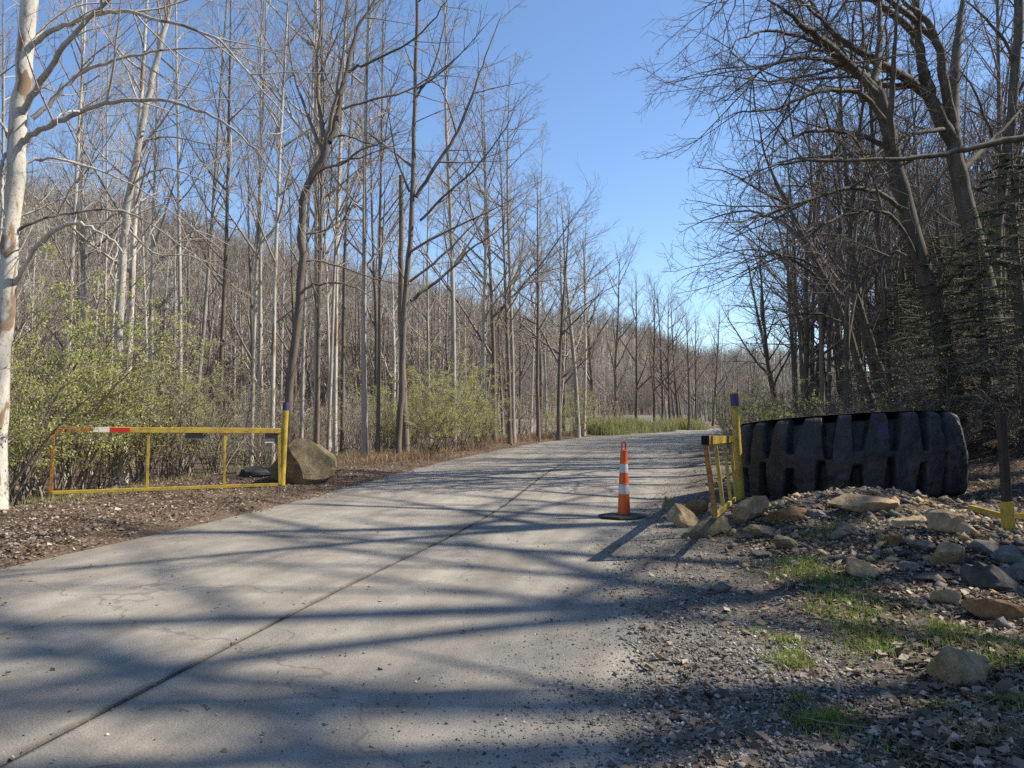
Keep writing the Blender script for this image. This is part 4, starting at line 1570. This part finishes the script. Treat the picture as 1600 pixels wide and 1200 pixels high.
def scatter_stones(name, P, sizes, mat, seed, flat=0.65):
    rs = np.random.RandomState(seed)
    O = np.array([[1, 0, 0], [-1, 0, 0], [0, 1, 0], [0, -1, 0], [0, 0, 1], [0, 0, -1]], float)
    T = np.array([[0, 2, 4], [2, 1, 4], [1, 3, 4], [3, 0, 4], [2, 0, 5], [1, 2, 5], [3, 1, 5], [0, 3, 5]], np.int32)
    n = len(P)
    V = O[None] * rs.uniform(0.55, 1.1, (n, 6, 1)) + rs.normal(size=(n, 6, 3)) * 0.14
    V *= np.stack([np.ones(n), rs.uniform(0.6, 1, n), rs.uniform(0.4, 0.8, n) * flat / 0.65], 1)[:, None]
    a = rs.uniform(0, 6.28, n)
    c, s = np.cos(a)[:, None], np.sin(a)[:, None]
    x = V[:, :, 0] * c - V[:, :, 1] * s
    y = V[:, :, 0] * s + V[:, :, 1] * c
    tl = rs.normal(size=(n, 1)) * 0.35
    V = np.stack([x, y, V[:, :, 2] + x * tl], 2) * sizes[:, None, None]
    V += P[:, None]
    Fc = (T[None] + (np.arange(n) * 6)[:, None, None]).reshape(-1, 3)
    return link(bpy.data.objects.new(name, np_mesh(name, V.reshape(-1, 3), Fc, mat)), None, kind='stuff')


def cone_samples(n, d0, d1, px0, px1, power=1.0, seed=0):
    """points spread over the ground ahead, thicker near the camera"""
    rs = np.random.RandomState(seed)
    u = rs.rand(n) ** power
    Y = d0 * (d1 / d0) ** u
    X = (rs.uniform(px0, px1, n) - 800) / F * Y
    return X, Y


# gravel on the right shoulder
X, Y = cone_samples(150000, 2.9, 22, 650, 1650, 1.25, 1)
off_, _ = road_coords(X, Y)
e = off_ - edge_right(Y)
nz = fbm(X * 0.9, Y * 0.9, 4) - 0.5
pr_ = sstep(-1.0, 0.3, e + nz * 1.6) * (1 - sstep(0.9, 2.3, e - nz * 2.0))
pr_ = np.maximum(pr_, 0.05 * sstep(-2.2, -0.3, e + nz * 2.5) * (fbm(X * 2, Y * 2, 3) > 0.5))
heap = np.exp(-((X - 4.8) ** 2 + (Y - 9.6) ** 2) / 2.2)
pr_ = np.maximum(pr_, heap * 0.8)
k = NR.rand(len(X)) < pr_ * 0.66 * (0.45 + 0.9 * fbm(X * 2.2 + 5, Y * 2.2, 3))
X, Y = X[k], Y[k]
Z = np.maximum(gz(X, Y), np.where(road_coords(X, Y)[0] < HALF, 0.0, -9))
sz = np.clip(NR.lognormal(-4.75, 0.45, len(X)), 0.004, 0.03) * np.where(NR.rand(len(X)) < 0.02, 1.9, 1)
sz = sz * np.where(off_[k] - edge_right(Y) < -0.3, 0.6, 1)
scatter_stones('gravel', np.stack([X, Y, Z + sz * 0.25], 1), sz, 'gravel', 2)
# strays on the concrete
X, Y = cone_samples(9000, 2.9, 16, -50, 1150, 1.3, 7)
off_, _ = road_coords(X, Y)
pr_ = 0.05 + 0.5 * sstep(-0.5, 2.2, off_) * (fbm(X * 1.3, Y * 1.3, 3) > 0.47) + 0.5 * (np.abs(off_) < 0.05)
k = (NR.rand(len(X)) < pr_) & (np.abs(off_) < HALF)
X, Y = X[k], Y[k]
sz = np.clip(NR.lognormal(-5.1, 0.5, len(X)), 0.003, 0.022)
scatter_stones('stray_gravel', np.stack([X, Y, sz * 0.25], 1), sz, 'gravel', 4)
# broken stone on the heap and the right rubble
X, Y = cone_samples(9000, 5.2, 13, 1050, 1640, 1.0, 9)
w = np.exp(-((X - 4.9) ** 2 + (Y - 10) ** 2) / 3.5) + np.exp(-((X - 4.9) ** 2 + (Y - 7.6) ** 2) / 2.6) + 0.4 * np.exp(-((X - 3.1) ** 2 + (Y - 10) ** 2) / 0.8)
k = NR.rand(len(X)) < w * 0.55
X, Y = X[k], Y[k]
sz = np.clip(NR.lognormal(-3.4, 0.6, len(X)), 0.012, 0.11)
h_ = NR.rand(len(X)) < 0.5
Z = gz(X, Y) + sz * 0.2
scatter_stones('rubble', np.stack([X, Y, Z], 1)[h_], sz[h_], 'rock_grey', 5, 0.6)
scatter_stones('rubble', np.stack([X, Y, Z], 1)[~h_], sz[~h_], 'rock_tan', 6, 0.6)


# ------------------------------------------------------------------ leaf litter
def litter(name, X, Y, size, seed, road_ok=False):
    rs = np.random.RandomState(seed)
    n = len(X)
    Z = gz(X, Y)
    o, _ = road_coords(X, Y)
    Z = np.where(np.abs(o) < HALF, np.maximum(Z, 0), Z)
    a = rs.uniform(0, 6.28, n)
    s = size * rs.lognormal(0, 0.3, n)
    ax = np.stack([np.cos(a), np.sin(a), rs.normal(size=n) * 0.3], 1)
    bx = np.stack([-np.sin(a), np.cos(a), rs.normal(size=n) * 0.35], 1)
    cup = rs.uniform(-0.2, 0.55, n)
    P = np.stack([X, Y, Z + s * 0.22 + rs.rand(n) * 0.012], 1)
    up = np.array([0, 0, 1.])
    S = s[:, None]
    v0 = P - ax * S * 0.8
    v1 = P + bx * S * 0.5 + up * S * cup[:, None] * 0.6 - ax * S * 0.1
    v2 = P + ax * S * 0.8 + up * S * cup[:, None] * rs.uniform(-0.6, 1, n)[:, None]
    v3 = P - bx * S * 0.5 + up * S * cup[:, None] * 0.6 + ax * S * 0.1
    V = np.stack([v0, v1, v2, v3], 1).reshape(-1, 3)
    b = np.arange(n)[:, None] * 4
    Fc = np.concatenate([b + np.array([[0, 1, 2]]), b + np.array([[0, 2, 3]])])
    return link(bpy.data.objects.new(name, np_mesh(name, V, Fc, 'litter')), None, kind='stuff')


X, Y = cone_samples(300000, 5.5, 48, -560, 1000, 1.1, 21)
off_, _ = road_coords(X, Y)
e = -off_ - HALF
nz = fbm(X * 0.9, Y * 0.9, 4) - 0.5
pr_ = sstep(-0.35, 0.5, e + nz * 1.2) * (1 - 0.6 * sstep(2.5, 8, e)) * (0.45 + 0.55 * sstep(0.35, 0.6, fbm(X * 1.7, Y * 1.7, 3)))
k = NR.rand(len(X)) < pr_
X, Y = X[k], Y[k]
litter('leaf_litter', X, Y, 0.025, 31)
X, Y = cone_samples(240000, 2.7, 34, 1000, 2500, 1.2, 22)
off_, _ = road_coords(X, Y)
e = off_ - edge_right(Y)
nz = fbm(X * 0.9, Y * 0.9, 4) - 0.5
pr_ = np.clip(sstep(0.6, 1.7, e + nz * 1.6) * (0.25 + 0.75 * sstep(0.36, 0.6, fbm(X * 1.5 + 3, Y * 1.5, 3))) * (1 - 0.75 * np.exp(-((X - 4.8) ** 2 + (Y - 9.6) ** 2) / 1.6)), 0.035 * (e > -0.2) + 0.008 * (e > -0.8), 1)
k = NR.rand(len(X)) < pr_ * 0.95
X, Y = X[k], Y[k]
litter('leaf_litter', X, Y, 0.030, 32)

X, Y = cone_samples(420, 3.0, 30, -100, 1150, 0.9, 23)
off_, _ = road_coords(X, Y)
k = (np.abs(off_) < HALF) & (NR.rand(len(X)) < 0.25 + 0.75 * (np.abs(off_) > 2.6))
litter('leaf_litter', X[k], Y[k], 0.026, 33)

# small sticks lying about
T = Tubes()
rng = random.Random(77)
for i in range(420):
    d = 2.9 * (26 / 2.9) ** rng.random()
    px = rng.uniform(1020, 1640) if rng.random() < 0.7 else rng.uniform(-50, 760)
    x = (px - 800) / F * d
    o, _ = road_coords(x, d)
    if -HALF - 0.1 < o[0] < 2.2 and rng.random() < 0.93:
        continue
    zz = max(gz1(x, d), 0.0 if abs(o[0]) < HALF else -9) + 0.012
    a = rng.random() * 6.28
    L = rng.uniform(0.08, 0.5) if abs(o[0]) > HALF else rng.uniform(0.05, 0.2)
    q = path(rng, (x, d, zz), (math.cos(a), math.sin(a), 0.02), L, 4, 0.1, 0)
    r = rng.uniform(0.0015, 0.005)
    T.add(q, [r, r, r * 0.9, r * 0.7, r * 0.4], 4)
link(bpy.data.objects.new('fallen_twigs', T.mesh('fallen_twigs', 'twig_brown')), None, kind='stuff')

# ------------------------------------------------------------------ grass


def blades(name, patches, mat, seed, lean=0.35):
    """patches: x, y, radius, count, height"""
    rs = np.random.RandomState(seed)
    Xs, Ys, Hs = [], [], []
    for x, y, r, n, h in patches:
        Xs.append(x + rs.normal(size=n) * r * 0.55); Ys.append(y + rs.normal(size=n) * r * 0.55)
        Hs.append(h * rs.uniform(0.4, 1.15, n))
    X, Y, H = map(np.concatenate, (Xs, Ys, Hs))
    n = len(X)
    Z = gz(X, Y)
    o, _ = road_coords(X, Y)
    ok = np.abs(o) > HALF * 0.6
    X, Y, H, Z = X[ok], Y[ok], H[ok], Z[ok]
    n = len(X)
    a = rs.uniform(0, 6.28, n)
    w = 0.0028 + H * 0.012
    b = rs.uniform(0, 6.28, n)
    le = np.abs(rs.normal(size=n)) * lean
    dx, dy = np.cos(b) * le * H, np.sin(b) * le * H
    cx, cy = np.cos(a) * w, np.sin(a) * w
    zr = Z - 0.01
    V = np.stack([np.stack([X - cx, Y - cy, zr], 1), np.stack([X + cx, Y + cy, zr], 1),
                  np.stack([X + cx * .8 + dx * .35, Y + cy * .8 + dy * .35, zr + H * 0.6], 1), np.stack([X - cx * .8 + dx * .35, Y - cy * .8 + dy * .35, zr + H * 0.6], 1),
                  np.stack([X + dx * 1.3, Y + dy * 1.3, zr + H * (1 - 0.3 * le)], 1)], 1).reshape(-1, 3)
    base = np.arange(n)[:, None] * 5
    Q = base + np.array([[0, 1, 2, 3]])
    T3 = base + np.array([[3, 2, 4]])
    return link(bpy.data.objects.new(name, np_mesh(name, V, [Q, T3], mat)), None, kind='stuff')


GP = []
rng = random.Random(5)
for px, py, rpx, dens, hpx in [(1245, 885, 20, 1.0, 22), (1270, 900, 22, 1.1, 20), (1295, 915, 24, 1.0, 20), (1310, 940, 30, 0.9, 18), (1345, 960, 28, 0.8, 18), (1290, 960, 25, .7, 16),
                               (1340, 985, 30, 0.8, 18), (1375, 1018, 30, 1.2, 18), (1225, 1002, 16, 0.7, 14), (1242, 1040, 16, 1.2, 16), (1240, 1025, 12, 0.8, 14), (1400, 960, 25, .5, 16),
                               (1280, 1140, 26, 1.0, 26), (1300, 1125, 16, 0.8, 24), (1250, 1100, 12, .5, 16), (1520, 1000, 30, 0.8, 18), (1560, 1010, 28, 0.9, 18), (1535, 1045, 24, 1.1, 20), (1590, 1040, 26, 0.9, 20),
                               (1470, 985, 20, 0.6, 22), (1460, 1000, 20, 0.6, 22), (1590, 1110, 24, 0.8, 26), (1480, 1110, 28, 0.5, 18), (1185, 990, 14, 0.25, 10), (1265, 842, 14, 0.5, 14), (1300, 828, 14, .5, 12),
                               (1380, 850, 12, 0.35, 12), (1395, 1180, 30, 0.25, 24), (1560, 1160, 30, 0.4, 26), (1215, 905, 14, 0.35, 12), (1360, 1000, 20, 0.7, 18)]:
    p = ground_at(px, py)
    k = p.y / F
    r = rpx * k * 1.35
    GP.append((p.x, p.y, r * 1.25, int(300 * dens), hpx * k * 0.9))
    GP.append((p.x + rng.gauss(0, r), p.y + rng.gauss(0, r), r * 1.6, int(110 * dens), hpx * k * 0.6))
blades('grass', GP, 'grass', 61, 0.7)
blades('dead_grass', [(a, b, c * 1.3, int(d * 0.35), e) for a, b, c, d, e in GP], 'straw', 60, 1.0)
# pale grasses on the left bank, green sprouts in the woods edge and the far brush
GP = []
for i in range(240):
    y = rng.uniform(9, 62)
    c, nrm = cl_at(s_of_y(min(y, 49)) + max(0, y - 49))
    o = -(HALF + rng.uniform(2.2, 5.5))
    if y < 19 and (o > -(HALF + 3.4) or rng.random() < 0.5):
        continue
    GP.append((c[0] + nrm[0] * o, c[1] + nrm[1] * o, rng.uniform(0.3, 0.9), 70, rng.uniform(0.12, 0.3)))
blades('bank_grass', GP, 'grass_pale', 62, 0.5)
GP = []
for i in range(90):
    c, nrm = cl_at(s_of_y(rng.uniform(20, 47)))
    o = -(HALF + rng.uniform(0.7, 2.6))
    GP.append((c[0] + nrm[0] * o, c[1] + nrm[1] * o, 0.6, 110, rng.uniform(0.15, 0.42)))
blades('dry_grass', GP, 'straw', 63, 0.7)
for px, d, w_, lab in [(935, 50, 1.6, 'leftmost clump of tall pale green grass at the far bend'), (965, 52, 1.9, 'middle clump of tall pale green grass at the far bend'), (995, 54, 1.8, 'right clump of tall pale green grass at the far bend'),
                       (1025, 57, 1.6, 'last clump of tall pale green grass, by the far road edge'), (1065, 62, 1.5, 'distant low clump of green grass where the road vanishes')]:
    p = W(px, 660, d)
    o = blades('grass_clump', [(p.x + rng.gauss(0, w_ * .6), p.y + rng.gauss(0, 1), 0.7, 260, rng.uniform(0.5, 1.35)) for _ in range(12)], 'grass_pale', 64 + int(px), 0.45)
    del o['kind']
    o['label'], o['category'] = lab, 'grass clump'
# broad green leaves
for px, py, lab, n in [(1540, 1092, 'low broad leaved green plant at the bottom right edge', 5), (1466, 932, 'single bright green sprout beside the rounded tan stone', 3), (1330, 950, 'young upright sprout in the grass strip', 3)]:
    p = ground_at(px, py)
    t = thing('leafy_plant', lab, 'plant', p)
    for i in range(n):
        a = rng.random() * 6.28
        L = (30 if n == 5 else 22) * p.y / F * rng.uniform(0.7, 1.1)
        el = rng.uniform(0.15, 0.7) if n == 5 else rng.uniform(0.9, 1.3)
        V, Fs = [], []
        for j in range(6):
            f = j / 5
            x = L * f * math.cos(el * (1 - 0.5 * f)); zz = L * f * math.sin(el * (1 - 0.5 * f))
            w_ = L * 0.24 * math.sin(math.pi * (0.06 + 0.92 * f)) ** 0.8
            for s_ in (-1, 0, 1):
                V.append((x * math.cos(a) - s_ * w_ * math.sin(a), x * math.sin(a) + s_ * w_ * math.cos(a), zz + abs(s_) * w_ * 0.3 + 0.01))
        for j in range(5):
            for m in range(2):
                q = j * 3 + m
                Fs.append((q, q + 1, q + 4, q + 3))
        mesh_obj('leaf', V, Fs, 'broad_leaf', t, True)


# ------------------------------------------------------------------ gates
def gate(label, At, Ab, Bt, Bb, mids, rust_to, tape, plates, endcap):
    """A: free end, B: hinge end; t top, b bottom"""
    At, Ab, Bt, Bb = map(Vector, (At, Ab, Bt, Bb))
    org = Ab.copy()
    root = thing('yellow_gate', label, 'gate', org)
    ax = (Bt - At).normalized()
    side = ax.cross(Vector((0, 0, 1))).normalized()
    if side.y > 0:
        side = -side
    L = (Bt - At).length
    cut = At + (Bt - At) * rust_to
    part('top_rail', bar(cut, Bt, 0.08, 0.1), 'yellow', root, org)
    part('rusty_rail_end', bar(At + ax * 0.03, cut, 0.08, 0.1), 'yellow_rust', root, org, label='rust stained free end of the top rail')
    part('end_cap', bar(At - ax * 0.004, At + ax * 0.03, 0.084, 0.104), 'dark_steel_and_shade', root, org)
    if endcap:
        part('mouth_shade', bar(At - ax * 0.006, At - ax * 0.003, 0.07, 0.088), 'hollow_shade', root, org, label='dark plate painted as the shade inside the square tube end')  # thin dark plate over the closed end, standing in for inner shade
    dn = Vector((0, 0, -0.044))
    part('end_stile', bar(At + ax * 0.035 + dn, Ab + ax * 0.03, 0.055, 0.055, ax), 'yellow_rust', root, org, label='end stile brown with rust')
    part('bottom_rail', bar(Ab + ax * 0.06, Bb - ax * 0.04, 0.045, 0.06), 'yellow', root, org)
    for t in mids:
        a, b = At + (Bt - At) * t, Ab + (Bb - Ab) * t
        part('stile', bar(a + dn, b + Vector((0, 0, 0.03)), 0.045, 0.05, ax), 'yellow', root, org)
    part('hinge_stile', bar(Bt - ax * 0.03 + dn, Bb - ax * 0.0, 0.05, 0.055, ax), 'yellow', root, org)
    for t0, t1, mt in tape:
        off = side * 0.042
        part('reflective_tape', bar(At + (Bt - At) * t0 + off, At + (Bt - At) * t1 + off, 0.003, 0.084, bev=0.0005), mt, root, org)
    for t0, t1, drop, stripe in plates:
        a, b = At + (Bt - At) * t0, At + (Bt - At) * t1
        mid = dn + Vector((0, 0, -drop / 2))
        pl = part('sign_plate', bar(a + mid, b + mid, 0.006, drop, bev=0.001), 'plate_grey', root, org)
        if stripe:
            lo_ = dn + Vector((0, 0, -drop + 0.012)) + side * 0.005
            st = part('plate_stripe', bar(a + lo_, b + lo_ - ax * 0.06, 0.003, 0.02, bev=0.0005), 'white_tape', pl, org)
    return root


def gate_post(label, bot, top, r, cap):
    bot, top = Vector(bot), Vector(top)
    g = gz1(bot.x, bot.y)
    t = (top - bot).normalized()
    foot = bot - t * ((bot.z - g) / max(0.3, t.z) + 0.25)
    root = thing('gate_post', label, 'post', (bot.x, bot.y, g))
    org = Vector((bot.x, bot.y, g))
    c = top - t * cap
    part('pipe', pipe(foot, c, r, 20), 'yellow', root, org, True)
    part('blue_cap', pipe(c, top, r * 1.06, 20), 'blue_cap', root, org, True)
    return root


At, Bt = W(80, 671, 13.6), W(438, 673, 15.4)
gate('long yellow bar gate standing open at the left road edge, one end rusty', At, W(76, 770, 13.6), Bt, W(437, 757, 15.4),
     [0.395, 0.735], 0.16, [(0.165, 0.232, 'white_tape'), (0.234, 0.316, 'red_tape')], [(0.555, 0.635, 0.13, False), (0.925, 0.985, 0.2, True)], False)
gate_post('round yellow post with blue top carrying the left gate', W(440, 768, 15.5), W(447, 629, 15.62), 0.062, 0.16)
hb = thing('hinge_bracket', 'short bracket stub on the right side of the left gate post', 'bracket', W(441, 762, 15.4))
part('bracket_arm', bar(W(439, 763, 15.35), W(452, 761, 15.35), 0.04, 0.05), 'yellow', hb, Vector(hb.location))

gate('yellow gate swung open beside the huge tyre, seen end on', W(1102, 688, 8.3), W(1117, 806, 8.3), W(1142, 686, 12.3), W(1150, 778, 12.3),
     [0.3, 0.66], 0.12, [], [(0.9, 0.975, 0.2, False)], True)
gate_post('leaning round yellow post with blue top beside the huge tyre', W(1158, 785, 12.5), W(1147, 615, 12.5), 0.062, 0.2)

# fence post and bar at the right edge
bot, top = W(1578, 862, 8.0), W(1564, 645, 8.0)
g = gz1(bot.x, bot.y)
org = Vector((bot.x, bot.y, g))
fp = thing('fence_post', 'square post with yellow painted foot and shade painted into its dark upper part at the right picture edge', 'post', org)
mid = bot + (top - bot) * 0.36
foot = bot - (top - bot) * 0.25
part('post_shaft', bar(mid, top, 0.073, 0.073, Vector((0, 1, 0))), 'dark_steel_and_shade', fp, org)  # worn paint plus the shade on the upper post, put into the colour
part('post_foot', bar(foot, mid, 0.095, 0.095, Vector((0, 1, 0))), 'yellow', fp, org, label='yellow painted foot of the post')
rl = thing('yellow_rail', 'short yellow rail slanting past the dark fence post', 'rail', W(1517, 795, 8.6))
part('rail_bar', bar(W(1516, 793, 8.8), W(1566, 806, 8.1), 0.05, 0.06), 'yellow', rl, Vector(rl.location))
part('rail_bar', bar(W(1590, 806, 8.0), W(1680, 808, 7.6), 0.05, 0.06), 'yellow', rl, Vector(rl.location))

# ------------------------------------------------------------------ traffic cone
cb = ground_at(975, 810)
cz = 0.0
cone = thing('traffic_cone', 'tall slim orange traffic cone with two white bands standing on the road', 'traffic cone', (cb.x, cb.y, cz), 0.15)


def lathe(prof, n=28):
    V, Fs = [], []
    for r, zz in prof:
        for i in range(n):
            a = 6.28318 * i / n
            V.append((r * math.cos(a), r * math.sin(a), zz))
    for k in range(len(prof) - 1):
        for i in range(n):
            Fs.append((k * n + i, k * n + (i + 1) % n, (k + 1) * n + (i + 1) % n, (k + 1) * n + i))
    return V, Fs


H = 115 * cb.y / F


def cr(t):
    return (0.098 - 0.055 * t) * 0.98


def seg_prof(t0, t1, step=0.0):
    return [(cr(t0) - step * 0, H * t0 + 0.03), (cr(t1), H * t1 + 0.03)]


zs = [(0.0, 0.30, 'orange', 0.0), (0.30, 0.43, 'reflector', 0.002), (0.43, 0.585, 'orange', 0.0), (0.585, 0.705, 'reflector', 0.002), (0.705, 0.87, 'orange', 0.0)]
prof = []
for t0, t1, m, up in [q for q in zs]:
    if m == 'orange':
        pr = [(cr(t0) + 0.004, H * t0 + 0.025), (cr(t0) + 0.004, H * t0 + 0.037), (cr(t0) - 0.001, H * t0 + 0.041), (cr(t1), H * t1 + 0.025)]
        part('cone_shell', lathe(pr), 'orange', cone, smooth=False)
    else:
        part('reflective_band', lathe([(cr(t0) + 0.002, H * t0 + 0.025), (cr(t1) + 0.002, H * t1 + 0.025)]), 'reflector', cone)
part('cone_shell', lathe([(cr(0.87), H * 0.87 + 0.025), (cr(0.87) + 0.006, H * 0.875 + 0.025), (cr(.88) + 0.004, H * 0.885 + 0.025), (cr(.88) - 0.008, H * .89 + 0.025), (0.0, H * .892 + 0.025)]), 'orange', cone)
# handle on top: a flat loop
hz, hh, hw = H * 0.885 + 0.02, H * 0.125, 0.036
hd = []
V, Fs = [], []
for i in range(17):
    a = math.pi * i / 16
    ex = 0.35
    c, s = math.cos(a), math.sin(a)
    V0 = (hw * math.copysign(abs(c) ** ex, c), hz + hh * abs(s) ** ex)
    V1 = (hw * 0.62 * math.copysign(abs(c) ** ex, c), hz + (hh - 0.018) * abs(s) ** ex)
    for y_ in (-0.018, 0.018):
        V.append((V0[0], y_, V0[1])); V.append((V1[0], y_, V1[1]))
for i in range(16):
    o = i * 4
    for a, b in ((0, 1), (1, 3), (3, 2), (2, 0)):
        Fs.append((o + a, o + b, o + 4 + b, o + 4 + a))
part('handle', (V, Fs), 'orange', cone)
V, Fs = [], []
ring = []
for i in range(8):
    a = math.pi / 8 + i * math.pi / 4
    x_, y_ = math.cos(a), math.sin(a)
    ring.append((x_, y_))
for rr, zz in ((0.385, 0.004), (0.395, 0.02), (0.38, 0.042), (0.2, 0.055), (0.12, 0.062)):
    for x_, y_ in ring:
        V.append((x_ * rr, y_ * rr * 0.78, zz))
for k in range(4):
    for i in range(8):
        Fs.append((k * 8 + i, k * 8 + (i + 1) % 8, (k + 1) * 8 + (i + 1) % 8, (k + 1) * 8 + i))
Fs.append(tuple(range(32, 40))); Fs.append(tuple(range(7, -1, -1)))
part('rubber_base', (V, Fs), 'black_rubber', cone)

# ------------------------------------------------------------------ the huge tyre lying flat
TY = Vector((5.75, 13.25, 0.07))
TR, TH = 1.84, 1.36
tyre = thing('mining_tyre', 'huge black mining tyre lying flat behind the rock heap, deep tread lugs outward', 'tyre', TY)
tyre.rotation_euler = (math.radians(-5.0), math.radians(-2.5), 0)
NG = 23
nth, nz_ = NG * 30, 64
th = np.arange(nth) * 2 * np.pi / nth
zz = np.linspace(0, 1, nz_)
TH_, ZZ = np.meshgrid(th, zz, indexing='ij')
wob = 0.06 * (vnoise(TH_ * 8, ZZ * 3) - 0.5)
ph = TH_ * NG / (2 * np.pi)


def groove(phase, z0, z1, flip):
    # slot from one shoulder towards the middle, wider at the shoulder
    t = (ZZ - z0) / (z1 - z0)
    gi = np.floor(phase).astype(int) % NG
    hs = np.sin(gi * 12.9898 + (7.1 if flip > 0 else 3.3)) * 43758.5453
    hs = hs - np.floor(hs)
    t = t * (0.86 + 0.34 * hs)
    slant = (0.10 + 0.16 * hs) * t * flip
    u = (phase + slant + wob + 0.10 * (hs - 0.5) + 0.02) % 1.0
    dcen = np.abs(u - 0.5)
    wdt = (0.235 - 0.13 * np.clip(t, 0, 1)) * (0.8 + 0.4 * hs)
    m = 1 - sstep(wdt - 0.035, wdt + 0.035, dcen)
    return m * (1 - sstep(0.92, 1.0, t + wob * 0.5)) * (t > -0.2)


G_ = np.maximum(groove(ph, 1.0, 0.50, 1), groove(ph + 0.5, 0.0, 0.47, -1))
# the zigzag link cut between the two rows on some lugs
rad_ = TR * (1 - 0.045 * (2 * ZZ - 1) ** 2)
sh = np.clip((np.abs(2 * ZZ - 1) - 0.84) / 0.16, 0, 1)
rad_ = rad_ - 0.17 * (1 - np.sqrt(1 - sh ** 2 * 0.98))
lump = (fbm(TH_ * 14, ZZ * 9, 5) - 0.5) * 0.06 + (fbm(TH_ * 60, ZZ * 40, 3) - 0.5) * 0.014
rad_ = rad_ + lump
rad_ = rad_ - G_ * 0.21
Xt, Yt, Zt = rad_ * np.cos(TH_), rad_ * np.sin(TH_), ZZ * TH - G_ * sh * 0.22 * np.sign(ZZ - 0.5)
V = np.stack([Xt, Yt, Zt], 2).reshape(-1, 3)
i_ = np.arange(nth)[:, None]
j_ = np.arange(nz_ - 1)[None]
i2 = (i_ + 1) % nth
Fq = np.stack([i_ * nz_ + j_, i2 * nz_ + j_, i2 * nz_ + j_ + 1, i_ * nz_ + j_ + 1], 2).reshape(-1, 4)
link(bpy.data.objects.new('tread', np_mesh('tread', V, Fq, 'tyre', True)), tyre)


def side_wall(sgn):
    prof = [(TR - 0.15, TH if sgn > 0 else 0.0), (TR - 0.20, TH - 0.008), (TR - 0.34, TH + 0.015), (TR - 0.55, TH + 0.01), (TR - 0.7, TH - 0.05), (TR - 0.8, TH - 0.16)]
    if sgn < 0:
        prof = [(r, TH - z_) for r, z_ in prof]
        prof[0] = (TR - 0.15, 0.0)
    n = nth // 3
    V, Fs = [], []
    for k, (r, z_) in enumerate(prof):
        for i in range(n):
            a = 6.2831853 * i / n
            V.append((r * math.cos(a), r * math.sin(a), z_))
    for k in range(len(prof) - 1):
        for i in range(n):
            Fs.append((k * n + i, k * n + (i + 1) % n, (k + 1) * n + (i + 1) % n, (k + 1) * n + i))
    return V, Fs


part('sidewall', side_wall(1), 'tyre', tyre, smooth=True)
part('sidewall', side_wall(-1), 'tyre', tyre, smooth=True)
part('bead_ring', lathe([(TR - 0.8, TH - 0.16), (TR - 0.82, TH - 0.2), (TR - 0.74, TH - 0.3), (TR - 0.5, TH * 0.5), (TR - 0.74, 0.3), (TR - 0.82, 0.2), (TR - 0.8, 0.16)], 72), 'tyre', tyre, smooth=True)
